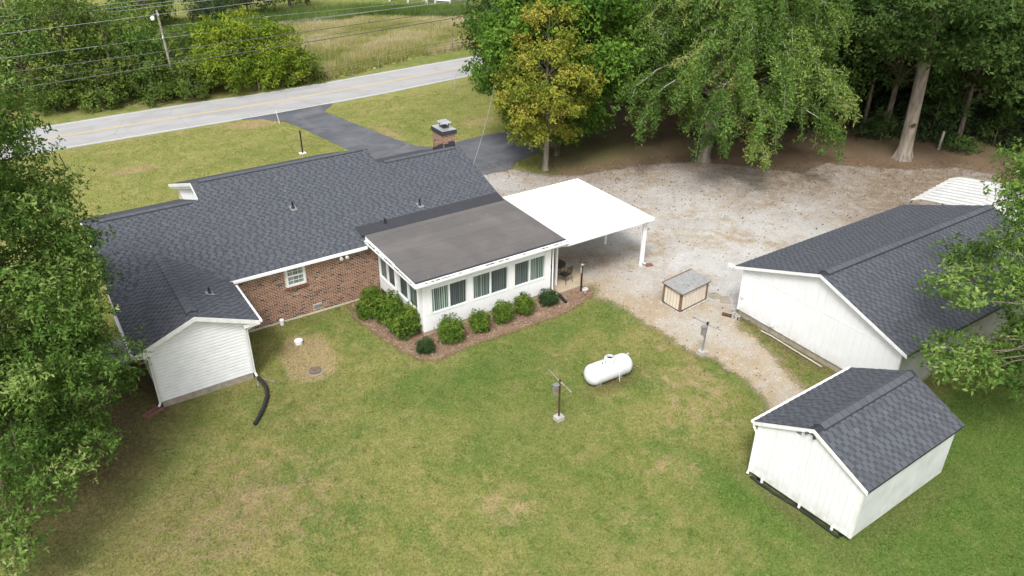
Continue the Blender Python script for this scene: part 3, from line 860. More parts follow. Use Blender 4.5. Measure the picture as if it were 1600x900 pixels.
# gable walls (white siding) of the taller middle section and of the two ends
for x0, x1, yr, y0, y1, zr in ((6.45, 6.60, 36.03, 33.4, 42.0, 4.90), (14.6, 14.75, 36.03, 33.4, 42.0, 4.90), (1.9, 2.02, 34.82, 30.05, 39.6, 4.48), (19.14, 19.26, 34.82, 30.05, 39.6, 4.48)):
    zz = lambda y: min(EZ + SL * (y - EY), zr - SL * (y - yr)) - 0.13
    g = MB().prism([(x0, y0, 2.0 if x0 in (6.45, 14.6) else 2.66), (x0, y1, 2.66), (x0, y1, max(zz(y1), 2.67)), (x0, yr, zz(yr)), (x0, y0, max(zz(y0), 2.67))], (x1 - x0, 0, 0))
    gw = g.build("gable_wall", M['white_siding'], house)
    z = 2.70
    while z < zr - 0.3:                                  # lap siding courses
        ya = max(y0, EY + (z + .13 + .15 - EZ) / SL); yb = min(y1, yr + (zr - z - .13 - .15) / SL)
        if yb - ya > 0.2:
            xo = x0 if x0 < 10 else x1; s = -1 if x0 < 10 else 1
            MB().hexa([(xo, ya, z), (xo, yb, z), (xo + s * .016, yb, z), (xo + s * .016, ya, z), (xo, ya, z + .146), (xo, yb, z + .146), (xo + s * .004, yb, z + .146), (xo + s * .004, ya, z + .146)]).build("siding_board", M['white_siding'], gw)
        z += 0.15
# roof: one plane at the back, three ridge heights
rf = roof_slab("roof", house, (1.5, EY, EZ), (1, 0, 0), 4.72, up_b, (34.82 - EY) / up_b.y)
segs = [(1.5, 6.22, 34.82), (6.22, 14.94, 36.03), (14.94, 19.66, 34.82)]
roofs = [rf]
for x0, x1, yr in segs[1:]:
    roofs.append(roof_slab("roof", house, (x0, EY, EZ), (1, 0, 0), x1 - x0, up_b, (yr - EY) / up_b.y))


def hidden_by_wing(c):                                   # no tabs under the wing, the sunroom strip or its flashing
    if 1.49 < c.x < 5.96 and c.y < 32.3:
        if 3.58 - 0.40 * abs(c.x - 3.73) > c.z - 0.02: return True
    return c.x > 12.0 and c.y < 30.5
n_each = (60, 170, 70)
for (x0, x1, yr), r_, k in zip(segs, roofs, n_each):
    shingles(r_, (x0, EY, EZ), (1, 0, 0), x1 - x0, up_b, (yr - EY) / up_b.y, k, seed=int(x0 * 10), skip=hidden_by_wing, tabw=0.31)
    zr = EZ + SL * (yr - EY)
    W = (yr - EY) / up_b.y
    fr = roof_slab("roof", house, (x1, 2 * yr - EY, EZ), (-1, 0, 0), x1 - x0, up_f, W - 0.0005)
    ridge_vent(r_, (x0 + (0.35 if x0 > 2 else 0.5), yr, zr), (x1 - 0.30, yr, zr), (0, -1, -SL), (0, 1, -SL), .14)
# rakes and fascia
tr = MB()
for x, yr, lo in ((6.20, 36.03, 34.0), (14.94, 36.03, 34.0), (19.66, 34.82, EY), (1.48, 34.82, EY)):
    zr = EZ + SL * (yr - EY)
    dx = -0.03 if x < 10 else -0.06
    dz = 0.0 if x < 10 else -0.10
    a = Vector((x + dx / 2, lo if lo > 30 else EY, EZ + SL * (lo - EY) - 0.085)); b = Vector((x + dx / 2, yr, zr - 0.085)); c = Vector((x + dx / 2, 2 * yr - EY, EZ - 0.085))
    if lo > 30: a = Vector((x + dx / 2, 34.95, EZ + SL * (34.95 - EY) - 0.085))
    a.z += dz; b.z += dz; c.z += dz
    tr = MB(); tr.bar(a, b, 0.03, 0.16); tr.build('rake_board', M['white_trim'], house)
    tr = MB(); tr.bar(b, c, 0.03, 0.16); tr.build('rake_board', M['white_trim'], house)
tr = MB(); tr.box(1.52, 12.0, EY - 0.01, EY + 0.02, EZ - 0.17, EZ - 0.012)
tr.build('fascia', M['white_trim'], house)
tr = MB(); tr.box(5.6, 12.4, EY + 0.03, 30.03, EZ - 0.16, EZ - 0.14)
tr.build("soffit", M['white_trim'], house)
# the wedge of soffit that closes the taller gable
MB().prism([(6.22, 36.05, 4.70), (6.22, 42.1, 2.60), (6.22, 42.1, 2.52), (6.22, 36.05, 4.62)], (0.24, 0, 0)).build("soffit", M['white_trim'], house)
gutter(house, (5.97, EY - 0.012, EZ - 0.02), (11.95, EY - 0.012, EZ - 0.02), (0, -1, 0), 0.11, 0.10)
for x, y in ((9.86, 33.1), (15.5, 31.47), (13.34, 30.80)):
    z = EZ + SL * (y - EY)
    pv = MB().cyl((x, y), 0.042, z - 0.05, z + 0.32, 10).tube([(x, y, z + .0), (x, y, z + .10)], [0.10, .055], 10).build("vent_pipe", M['black_plastic'], roofs[1])
    n_ = Vector((0, -SL, 1)).normalized()
    MB().obox(Vector((x - .14, y - .2, z - .2 * SL)) + n_ * .014, (0.28, 0, 0), (0, .34, .34 * SL), n_ * .006, .9).build("flashing", M['grey_metal'], pv)
# chimney
ch = MB().box(18.80, 19.56, 35.0, 36.15, 3.2, 5.17).build("chimney", M['mortar'], house)
cb = MB()
brick_field(cb, (18.80, 35.0, 0), (1, 0, 0), (0, -1, 0), 0.76, 4.2, 5.16, rg)
brick_field(cb, (18.80, 36.15, 0), (0, -1, 0), (-1, 0, 0), 1.15, 3.9, 5.16, rg)
brick_field(cb, (19.56, 35.0, 0), (0, 1, 0), (1, 0, 0), 1.15, 3.9, 5.16, rg)
o = cb.build("bricks", M['brick'], ch); o["kind"] = "stuff"
cc = MB().box(18.745, 19.615, 34.945, 36.205, 5.15, 5.38)
cc.build("chimney_cap", M['flash_black'], ch)
MB().box(18.755, 19.605, 34.955, 36.195, 5.381, 5.392).build("cap_sheet", M['zinc'], ch)
fl_ = MB()
for sx in (0, 1):
    for sy in (0, 1):
        fl_.box(19.02 + sx * .33, 19.05 + sx * .33, 35.36 + sy * .38, 35.39 + sy * .38, 5.39, 5.68)
fl_.box(19.06, 19.34, 35.40, 35.74, 5.39, 5.50)
fl_.build("flue_cage", M['dark_metal'], ch)
MB().hexa([(18.92, 35.24, 5.68), (19.48, 35.24, 5.68), (19.48, 35.88, 5.68), (18.92, 35.88, 5.68), (18.95, 35.27, 5.74), (19.45, 35.27, 5.74), (19.45, 35.85, 5.74), (18.95, 35.85, 5.74)]).build("flue_lid", M['zinc'], ch)
fs = MB()
for i in range(6):
    y = 35.0 + i * .19
    fs.box(18.772, 18.79, y, y + .19, 3.9, 4.74 - i * 0.19 * SL * 1.6)
fs.box(18.86, 19.50, 34.96, 34.985, 4.2, 4.70); fs.box(19.1, 19.42, 34.955, 34.982, 4.2, 4.80)
fs.build("step_flashing", M['flash_black'], ch)

# back window
wf = MB(); x0, x1, z0, z1 = WIN
for a, b, c, d in ((x0, x0 + .09, z0, z1), (x1 - .09, x1, z0, z1), (x0 + .09, x1 - .09, z0, z0 + .09), (x0 + .09, x1 - .09, z1 - .07, z1)):
    wf.box(a, b, 29.985, 30.06, c, d)
wf.box(x0 + .09, x1 - .09, 30.00, 30.05, z0 + .46, z0 + .515)
for s in (0, 1):
    zb = z0 + .09 + s * .425; zt = zb + .37
    for k in (1, 2): wf.box(x0 + .09 + k * .227 - .009, x0 + .09 + k * .227 + .009, 30.012, 30.032, zb, zt)
    wf.box(x0 + .09, x1 - .09, 30.013, 30.031, zb + .17, zb + .19)
wp = wf.build("window", M['white_trim'], house)
MB().box(x0 + .09, x1 - .09, 30.033, 30.036, z0 + .09, z1 - .07).build("pane", M['glass'], wp)
cm = MB()
for k in range(9): cm.box(x0 + .095 + k * .075, x0 + .095 + k * .075 + .06, 30.0365, 30.0385, z0 + .1, z1 - .08, rnd.uniform(.0, .6))
o = cm.build("blind", M['blind'], wp)
fl2 = MB()
for x in (10.70, 10.97):
    fl2.tube([(x, 29.98, 2.55), (x, 29.90, 2.52), (x - .02, 29.74, 2.46)], [.03, .045, .085], 10)
fl2.box(10.76, 10.92, 29.99, 30.03, 2.50, 2.60)
fl2.build("flood_light", M['white_plastic'], house)

# --- gabled wing with white lap siding
WX0, WX1, WY, WP = 2.02, 5.43, 26.62, 3.73
wz = lambda x: 3.58 - 0.40 * abs(x - WP) - 0.11
wing = MB().prism([(WX0, WY, .28), (WX1, WY, .28), (WX1, WY, wz(WX1)), (WP, WY, wz(WP)), (WX0, WY, wz(WX0))], (0, 30.0 - WY, 0)).build("wing_wall", M['lap_gap'], house)
MB().box(WX0 + .01, WX1 - .01, WY + .01, 30.0, 0, .279).build("wing_foundation", M['block'], house)
z = .30
while z < 3.40:                                          # Dutch lap courses with recessed grooves
    zt = z + .088
    a = WX0 + .07; b = WX1 - .07
    a0 = max(a, WP - (3.47 - z) / .40); b0 = min(b, WP + (3.47 - z) / .40); a1 = max(a, WP - (3.47 - zt) / .40); b1 = min(b, WP + (3.47 - zt) / .40)
    if b1 - a1 > .1:
        MB().hexa([(a0, WY, z), (b0, WY, z), (b0, WY - .018, z), (a0, WY - .018, z), (a1, WY, zt), (b1, WY, zt), (b1, WY - .015, zt), (a1, WY - .015, zt)]).build("siding_board", M['white_siding'], wing)
    for yx, s in ((WX0, -1), (WX1, 1)):
        if zt < 2.75:
            MB().hexa([(yx, WY + .07, z), (yx, 30.0, z), (yx + s * .018, 30.0, z), (yx + s * .018, WY + .07, z), (yx, WY + .07, zt), (yx, 30.0, zt), (yx + s * .015, 30.0, zt), (yx + s * .015, WY + .07, zt)]).build("siding_board", M['white_siding'], wing)
    z += .138
for x in (WX0, WX1):
    MB().box(x - .025 if x == WX0 else x - .07, x + .07 if x == WX0 else x + .025, WY - .025, WY + .07, .285, 2.75).build("corner_board", M['white_trim'], wing)
rise = Vector((1, 0, .40)).normalized(); risel = Vector((-1, 0, .40)).normalized()
WR0, WR1 = 1.49, 5.97; WYF = 26.36
zl = 3.58 - .40 * (WP - WR0); zrr = 3.58 - .40 * (WR1 - WP)
wrl = roof_slab("wing_roof", house, (WR0, 32.3, zl), (0, -1, 0), 32.3 - WYF, rise, (WP - WR0) / rise.x, .09)
wrr = roof_slab("wing_roof", house, (WR1, WYF, zrr), (0, 1, 0), 32.3 - WYF, risel, (WR1 - WP) / -risel.x, .09)
under = lambda c: c.z < EZ + SL * (c.y - EY) - 0.01 and c.y > EY
shingles(wrl, (WR0, 32.3, zl), (0, -1, 0), 32.3 - WYF, rise, (WP - WR0) / rise.x, 150, seed=21, skip=under)
shingles(wrr, (WR1, WYF, zrr), (0, 1, 0), 32.3 - WYF, risel, (WR1 - WP) / -risel.x, 150, seed=22, skip=under)
ridge_vent(wrr, (WP, WYF + .35, 3.58), (WP, 31.9, 3.58), (-1, 0, -.4), (1, 0, -.4), .21, .055)
wt = MB()
for xa, za in ((WR0, zl), (WR1, zrr)):
    A = Vector((xa, WYF - .03, za - .19)); B = Vector((WP, WYF - .03, 3.58 - .19))
    wt.prism([A, B, B + Vector((0, 0, .175)), A + Vector((0, 0, .175))], (0, .028, 0))
    # soffit under the rake
    wt.prism([A + Vector((0, .03, 0)), B + Vector((0, .03, 0)), B + Vector((0, .03, .02)), A + Vector((0, .03, .02))], (0, .22, 0))
for xa, xb, za in ((WR0, WX0, zl), (WX1, WR1, zrr)):
    wt.box(xa + .01, xb - .003 if xb == WX0 else xb - .01, WYF + .03, 30.0, za - .19, za - .17)
    # boxed eave return at the front corner
wt.box(WR0 + .02, WX0 + .06, WYF - .005, WYF + .24, zl - .20, zl - .06)
wt.box(WX1 - .06, WR1 - .02, WYF - .005, WYF + .24, zrr - .20, zrr - .06)
wt.build("wing_fascia", M['white_trim'], house)
gutter(house, (WR0 - .002, 29.9, zl - .02), (WR0 - .002, WYF, zl - .02), (-1, 0, 0), .10, .10)
gutter(house, (WR1 + .002, WYF, zrr - .02), (WR1 + .002, 29.6, zrr - .02), (1, 0, 0), .10, .10)
downspout(house, [(WR0 - .05, WYF + .15, zl - .12), (WR0 - .03, WYF + .2, zl - .22), (WX0 - .07, WY + .05, zl - .46), (WX0 - .07, WY + .05, .22), (WX0 - .16, WY - .02, .12)])
downspout(house, [(WR1 + .05, WYF + .15, zrr - .12), (WR1, WYF + .2, zrr - .22), (WX1 + .075, WY + .05, zrr - .46), (WX1 + .075, WY + .05, .24), (WX1 + .10, WY - .12, .14)])
wv = MB().cyl((4.77, 28.5), .04, 3.0, 3.46, 10).tube([(4.77, 28.5, 3.12), (4.77, 28.5, 3.24)], [.10, .05], 10).build("vent_pipe", M['black_plastic'], wrr)
MB().obox((4.92, 28.34, 3.128), (-.3, 0, .12), (0, .30, 0), (.002, 0, .005)).build("flashing", M['grey_metal'], wv)

# --- sunroom
SX0, SX1, SY0, SY1 = 12.50, 19.12, 25.62, 29.98
sw = MB()
OP = [(12.88, 14.66), (14.92, 16.78), (17.08, 18.80)]
ZB, ZT = 1.02, 2.28
sw.box(SX0, SX1, SY0, SY0 + .12, .22, ZB); sw.box(SX0, SX1, SY0, SY0 + .12, ZT, 2.72)
e = [SX0] + [v for o_ in OP for v in o_] + [SX1]
for i in range(0, len(e), 2): sw.box(e[i], e[i + 1], SY0, SY0 + .12, ZB, ZT)
OPS = [(26.06, 27.94), (28.22, 29.90)]
sw.box(SX0, SX0 + .12, SY0 + .12, SY1, .22, ZB); sw.box(SX0, SX0 + .12, SY0 + .12, SY1, ZT, 2.72)
e = [SY0 + .12] + [v for o_ in OPS for v in o_] + [SY1]
for i in range(0, len(e), 2): sw.box(SX0, SX0 + .12, e[i], e[i + 1], ZB, ZT)
sw.box(SX1 - .12, SX1, SY0 + .12, SY1, .22, 2.72)
swo = sw.build("sunroom_wall", M['white_metal'], house)
MB().box(SX0 + .02, SX1 - .02, SY0 + .02, SY1, 0, .22).build("sunroom_foundation", M['tan_concrete'], house)
MB().box(SX0 + .35, SX1 - .35, SY0 + .40, SY1, .22, 2.70).build("room_dark_block", M['dark_inside'], house)  # solid dark box; its colour stands for the unlit room
pn = []
for a, b in ((SX0 + .05, 13.75), (13.75, 15.80), (15.80, 17.90), (17.90, SX1 - .05)):   # metal knee-wall panels with seams
    MB().box(a + .006, b - .006, SY0 - .012, SY0, .58, ZB - .03).build("wall_panel", M['white_metal'], swo)
    MB().box(a + .006, b - .006, SY0 - .010, SY0, .23, .565).build("wall_panel", M['white_metal'], swo)
for a, b in ((SY0 + .05, 28.08), (28.08, SY1)):
    MB().box(SX0 - .012, SX0, a + .006, b - .006, .58, ZB - .03).build("wall_panel", M['white_metal'], swo)
    MB().box(SX0 - .010, SX0, a + .006, b - .006, .23, .565).build("wall_panel", M['white_metal'], swo)
for i in range(3):
    a = (SX0, 14.66, 16.78)[i]; b = (12.88, 14.92, 17.08)[i]
    MB().box(a + .02, b - .02, SY0 - .02, SY0, ZB - .02, ZT + .1).build("post_cover", M['white_metal'], swo)
MB().box(18.82, SX1 - .01, SY0 - .02, SY0, .23, ZT + .1).build("post_cover", M['white_metal'], swo)
MB().box(SX0 - .02, SX0 - .001, 29.32, 29.9, .06, .40).build("crawl_vent", M['flash_black'], swo)


def double_window(a, b, front, tints):
    """sliding pair: frame, two panes, two sets of vertical vanes"""
    f = MB()
    def bx(mb, u0, u1, d0, d1, z0, z1, t=.5):            # u along the wall, d depth into the room
        if front: mb.box(u0, u1, SY0 + d0, SY0 + d1, z0, z1, t)
        else: mb.box(SX0 + d0, SX0 + d1, u0, u1, z0, z1, t)
    m_ = (a + b) / 2
    bx(f, a, a + .04, -.03, .10, ZB, ZT); bx(f, b - .04, b, -.03, .10, ZB, ZT)
    bx(f, a + .04, b - .04, -.035, .10, ZB, ZB + .05); bx(f, a + .04, b - .04, -.03, .10, ZT - .05, ZT)
    bx(f, m_ - .03, m_ + .03, -.022, .09, ZB + .05, ZT - .05)
    w_ = f.build("sliding_window", M['white_metal'], house)
    for k, (u0, u1) in enumerate(((a + .04, m_ - .03), (m_ + .03, b - .04))):
        p = MB(); bx(p, u0, u1, .030, .034, ZB + .05, ZT - .05); p.build("pane", M['glass'], w_)
        v = MB(); u = u0 + .01; lo, hi = tints[k]
        while u < u1 - .05:
            wd = rnd.uniform(.045, .06)
            bx(v, u, u + wd, .060, .066 + rnd.uniform(0, .02), ZB + .05, ZT - .05, rnd.uniform(lo, hi)); u += wd + rnd.uniform(.035, .06)
        o_ = v.build("blind", M['blind'], w_); o_["kind"] = "stuff"
        s = MB(); bx(s, u0, u1, .092, .10, ZB + .05, ZT - .05); s.build("room_dark", M['dark_inside'], w_)  # dark backing sheet, coloured as the unlit room
for (a, b), t in zip(OP, (((.35, 1.0), (.05, .45)), ((.25, .75), (.0, .4)), ((.1, .45), (.35, .75)))): double_window(a, b, True, t)
for (a, b), t in zip(OPS, (((.35, .6), (.05, .25)), ((.05, .2), (.3, .6)))): double_window(a, b, False, t)
# sunroom roof: rolled membrane strips, flashing against the shingles, gutter on two sides
RX0, RX1, RYF, RYB, RZF, RZB = 12.06, 19.70, 25.28, 30.62, 2.885, 3.02
sr = MB().hexa([(RX0, RYF, RZF - .14), (RX1, RYF, RZF - .14), (RX1, RYB, RZB - .14), (RX0, RYB, RZB - .14), (RX0, RYF, RZF), (RX1, RYF, RZF), (RX1, RYB, RZB), (RX0, RYB, RZB)]).build("sunroom_roof", M['flash_black'], house)
rz = lambda y: RZF + (RZB - RZF) * (y - RYF) / (RYB - RYF)
ys = [RYF + .02, 26.22, 27.18, 28.10, 29.06, 29.95, RYB]
for i in range(6):
    a, b = ys[i] + .002, ys[i + 1] + (.05 if i < 5 else 0)
    MB().hexa([(RX0 + .03, a, rz(a) + .001), (RX1 - .02, a, rz(a) + .001), (RX1 - .02, b, rz(b) + .001), (RX0 + .03, b, rz(b) + .001),
               (RX0 + .03, a, rz(a) + .012), (RX1 - .02, a, rz(a) + .012), (RX1 - .02, b, rz(b) + .004), (RX0 + .03, b, rz(b) + .004)], (.35, .6, .5, .75, .45, .6)[i]).build("roofing_sheet", M['membrane'], sr)
ed = MB(); ed.bar((RX0 + .03, RYF + .05, RZF + .012), (RX1 - .02, RYF + .05, RZF + .012), .07, .03); ed.build("roof_edge", M['flash_black'], sr)
# flashing strip up the shingles
fz = lambda y: EZ + SL * (y - EY)
MB().hexa([(RX0 - .12, RYB - .28, RZB + .006), (RX1 - .06, RYB - .28, RZB + .006), (RX1 - .06, 31.05, fz(31.05) + .016), (RX0 - .12, 31.05, fz(31.05) + .016),
           (RX0 - .12, RYB - .28, RZB + .018), (RX1 - .06, RYB - .28, RZB + .018), (RX1 - .06, 31.05, fz(31.05) + .024), (RX0 - .12, 31.05, fz(31.05) + .024)]).build("flashing_strip", M['flash_black'], house)
sf = MB()
sf.hexa([(RX0 - .004, RYF - .004, RZF - .20), (RX0 + .02, RYF - .004, RZF - .20), (RX0 + .02, RYB - .4, RZB - .20), (RX0 - .004, RYB - .4, RZB - .20), (RX0 - .004, RYF - .004, RZF - .004), (RX0 + .02, RYF - .004, RZF - .004), (RX0 + .02, RYB - .4, RZB - .004), (RX0 - .004, RYB - .4, RZB - .004)])
sf.box(RX0 + .02, RX1, RYF - .006, RYF + .015, RZF - .22, RZF - .006)
sf.box(RX0 + .02, RX1 - .03, RYF + .016, SY0 - .001, RZF - .21, RZF - .19)
sf.box(RX0 + .02, SX0 - .001, SY0, 29.8, RZF - .205, RZF - .185)
sf.build("sunroom_fascia", M['white_trim'], house)
gutter(house, (RX0 - .10, RYF - .008, RZF - .03), (RX1 + .05, RYF - .008, RZF - .03), (0, -1, 0), .13, .12, dirt=True)
gutter(house, (RX0 - .006, RYB - .5, RZF + .02), (RX0 - .006, RYF + .0, RZF - .03), (-1, 0, 0), .10, .11, dirt=True)
downspout(house, [(RX1 - .1, RYF - .07, RZF - .15), (RX1 - .12, RYF + .0, RZF - .26), (19.24, SY0 + .02, RZF - .48), (19.24, SY0 - .02, .3), (19.26, 25.3, .12)], .04)

# ------------------------------------------------------------------ carport beside the sunroom
cpt = thing("carport", "flat white metal carport on slim white posts between the house and the gravel", "carport", (22.3, 28.3, 0))
CX0, CX1, CY0, CY1, CZ = 19.74, 25.02, 25.22, 31.35, 2.66
croof = MB().box(CX0, CX1, CY0, CY1, CZ - .10, CZ - .012).build("roof", M['white_metal'], cpt)
k = 17
for i in range(k):
    a = CX0 + .04 + i * (CX1 - CX0 - .08) / k; b = CX0 + .04 + (i + 1) * (CX1 - CX0 - .08) / k
    MB().box(a + .004, b - .004, CY0 + .03, CY1 - .03, CZ - .012, CZ + rnd.uniform(-.001, .001)).build("roof_panel", M['white_metal'], croof)
rim = MB()
rim.box(CX0, CX1, CY0, CY0 + .03, CZ - .011, CZ + .03); rim.box(CX1 - .03, CX1, CY0 + .03, CY1, CZ - .011, CZ + .03); rim.box(CX0, CX1 - .03, CY1 - .03, CY1, CZ - .011, CZ + .03)
rim.box(CX0, CX1, CY0 + .25, CY0 + .35, CZ - .24, CZ - .10); rim.box(CX0, CX1, CY1 - .35, CY1 - .25, CZ - .24, CZ - .10)
rim.build("roof_rim", M['white_metal'], croof)
for x, y in ((24.72, 25.58), (24.76, 28.43), (24.74, 31.05), (19.86, 26.18)):
    MB().box(x - .05, x + .05, y - .05, y + .05, 0, CZ - .1 if y not in (25.58, 31.05) else CZ - .24).build("post", M['white_metal'], cpt)
MB().tube([(24.86, 25.32, CZ - .1), (24.87, 25.42, CZ - .22), (24.84, 25.55, CZ - .36), (24.84, 25.55, .16), (24.93, 25.46, .07)], .04, 6, smooth=False).build("downspout", M['white_metal'], cpt)


# ------------------------------------------------------------------ garage, shed, canopy, pump house
def gable_building(root, org, e1, e2, L, W, zb, z_eave, z_ridge, over1, over2, wall_mat, side_mat, bw, n_sing, seed, long_boards=True, side_bw=None, eave_trim=True):
    """gable end at a=0 facing -e1; a along e1 (ridge), b along e2 (width); eaves at b=0 and b=W"""
    e1 = Vector(e1); e2 = Vector(e2); O = Vector(org)
    P = lambda a, b, z: Vector((O.x + e1.x * a + e2.x * b, O.y + e1.y * a + e2.y * b, z))
    hw = W / 2 + over2
    s = (z_ridge - z_eave) / hw
    zt = lambda b: z_ridge - s * abs(b - W / 2) - .09
    core = MB()
    core.add([P(0, 0, zb), P(0, W, zb), P(0, W, zt(W)), P(0, W / 2, zt(W / 2)), P(0, 0, zt(0)), P(L, 0, zb), P(L, W, zb), P(L, W, zt(W)), P(L, W / 2, zt(W / 2)), P(L, 0, zt(0))],
             [(0, 4, 3, 2, 1), (5, 6, 7, 8, 9), (0, 1, 6, 5), (1, 2, 7, 6), (0, 5, 9, 4)])
    wall = core.build("wall", wall_mat, root)
    side = -e2
    for b0, b1 in ((0.0, W / 2), (W / 2, W)):
        vboards(wall, P(0, b0, 0), e2, b1 - b0, zb, lambda a, b0=b0: zt(b0 + a) - .02, -e1, bw, wall_mat, .006, .012)
    o1 = P(0.03, 0, 0)
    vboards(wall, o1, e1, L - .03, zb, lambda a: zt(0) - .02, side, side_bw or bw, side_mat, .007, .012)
    # roof
    rise = (e2 * 1 + Vector((0, 0, s))).normalized(); risel = (-e2 + Vector((0, 0, s))).normalized()
    A = P(-over1, -over2, z_eave); B = P(L + over1, W + over2, z_eave)
    Wr = hw / math.sqrt(1 / (1 + s * s)); RL = L + 2 * over1
    r1 = roof_slab("roof", root, A, e1, RL, rise, Wr, .07); r2 = roof_slab("roof", root, B, -e1, RL, risel, Wr, .07)
    shingles(r1, A, e1, RL, rise, Wr, n_sing[0], seed=seed); shingles(r2, B, -e1, RL, risel, Wr, n_sing[1], seed=seed + 1)
    ra, rb = P(-over1 + .25, W / 2, z_ridge), P(L + over1 - .2, W / 2, z_ridge)
    ridge_vent(r1, ra, rb, rise * -1, risel * -1, .20, .06)
    caps = MB()
    for q0, q1 in ((-over1, -over1 + .25), (L + over1 - .2, L + over1)):
        p0, p1 = P(q0, W / 2, z_ridge + .016), P(q1, W / 2, z_ridge + .016)
        for d in (rise * -.17, risel * -.17):
            caps.add([p0, p1, p1 + d, p0 + d, p0 + Vector((0, 0, .012)), p1 + Vector((0, 0, .012)), p1 + d + Vector((0, 0, .008)), p0 + d + Vector((0, 0, .008))],
                     [(0, 1, 2, 3), (7, 6, 5, 4), (3, 2, 6, 7), (2, 1, 5, 6), (0, 3, 7, 4), (4, 5, 6, 7)], .5)
    caps.build("ridge_cap", M['shingle'], r1)
    # rake boards, eave trim
    for a_ in (-over1 - .022, L + over1 + .002):
        for b0, z0 in ((-over2, z_eave), (W + over2, z_eave)):
            p = P(a_, b0, z0 - .155); q = P(a_, W / 2, z_ridge - .155)
            MB().prism([p, q, q + Vector((0, 0, .135)), p + Vector((0, 0, .135))], e1 * .02).build("rake_board", M['white_trim'], root)
    if eave_trim:
        p = P(-over1, W + over2, z_eave - .14); MB().obox(p, e1 * RL, e2 * .02, (0, 0, .12)).build("fascia", M['white_trim'], root)
    MB().obox(P(-over1, -over2 - .012, z_eave - .10), e1 * RL, e2 * .012, (0, 0, .09)).build("fascia", M['flash_black'], root)
    for b in (0, W):
        q = P(-.022, b - (.022 if b == 0 else .07), zb)
        MB().obox(q, e1 * .10, e2 * .092, (0, 0, zt(0) - zb - .03)).build("corner_board", M['white_trim'], root)
    return P, wall, r1, r2


gar = thing("garage", "long white detached garage with charcoal shingle roof at the edge of the gravel yard", "garage", (31.2, 15.9, 0))
MB().box(25.26, 37.1, 12.1, 19.58, 0, .30).build("foundation", M['block'], gar)
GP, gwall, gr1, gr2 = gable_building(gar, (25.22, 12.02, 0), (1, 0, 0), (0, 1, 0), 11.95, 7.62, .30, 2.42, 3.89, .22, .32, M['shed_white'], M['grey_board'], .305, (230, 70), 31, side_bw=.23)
gx = MB()
gx.box(25.12, 25.22, 19.36, 19.48, 1.08, 1.22); gx.ball((25.14, 19.42, 1.06), .07)
gx.build("wall_lamp", M['white_plastic'], gar)
MB().tube([(25.19, 17.79, .34), (25.19, 17.79, 1.63)], .014, 6).build("conduit", M['white_plastic'], gar)
wj = MB().tube([(25.19, 17.6, .60), (25.09, 17.6, .60), (25.07, 17.6, .50)], [.05, .075, .05], 10)
wj.build("outlet_cover", M['white_plastic'], gar)
MB().bar((25.10, 20.1, 2.30), (25.10, 20.28, 2.22), .10).box(25.04, 25.16, 20.26, 20.42, 2.18, 2.31).build("eave_return", M['white_trim'], gar)
MB().box(25.196, 25.2075, 12.10, 19.55, 2.235, 2.255).build("seam_strip", M["white_trim"], gar)
pp = MB().tube([(25.02, 18.05, .05), (25.06, 17.5, .06), (25.02, 16.2, .05), (24.98, 14.85, .05)], .026, 8)
tag(pp.build("plastic_pipe", M['pale_pipe']), "thin white plastic pipe lying along the garage foundation", "pipe")
cb_ = thing("cinder_block", "grey hollow cinder block lying at the corner of the white garage", "block", (24.93, 19.45, 0))
m_ = MB(); e_ = Vector((.0, -1, 0)); 
for k in range(3): m_.box(24.83, 25.03, 19.62 - k * .18 - .035, 19.62 - k * .18, 0.01, .20)
m_.box(24.83, 24.865, 19.225, 19.62, .012, .198); m_.box(24.995, 25.03, 19.225, 19.62, .012, .198)
m_.build("shell", M['concrete'], cb_)
dk = thing("scrap_pipe", "short dark rusty pipe lying on the gravel beside the cinder block", "pipe", (24.75, 19.85, 0))
MB().tube([(24.62, 19.95, .08), (24.80, 19.62, .08)], .075, 12).build("pipe", M['rust'], dk)
MB().tube([(24.80, 19.62, .08), (24.82, 19.585, .08)], .095, 12).build("collar", M['black_metal'], dk)
cb2 = MB()
pts = [(25.1, 19.2, .12)]
for k in range(14): pts.append((25.02 - .09 * math.sin(k * 1.1), 19.1 - k * .07, .10 + .10 * abs(math.sin(k * .9))))
tag(MB().tube(pts, .018, 6).build("cable", M['dark_wire']), "black cable coiled against the garage foundation by the corner", "cable")
for (x, y, a, b, c, d, lab, nm) in ((25.6, 21.33, .33, .33, 0, 0, "round tan stepping stone set in the gravel", "stepping_stone"),):
    tag(MB().cyl((x, y), .30, 0, .035, 20).build(nm, M['block']), lab, "stepping stone")
tag(MB().hexa([(25.35, 20.72, 0), (25.72, 20.45, 0), (26.12, 20.95, 0), (25.75, 21.22, 0), (25.35, 20.72, .03), (25.72, 20.45, .03), (26.12, 20.95, .03), (25.75, 21.22, .03)]).build("stepping_stone", M['block']),
    "square tan stepping stone next to the round one in the gravel", "stepping stone")
tag(MB().hexa([(25.27, 20.02, 0), (25.75, 19.78, 0), (26.10, 20.42, 0), (25.74, 20.42, 0), (25.27, 20.02, .028), (25.75, 19.78, .028), (26.10, 20.42, .028), (25.74, 20.42, .028)]).build("stepping_stone", M['concrete']),
    "grey stepping stone against the front corner of the garage", "stepping stone")

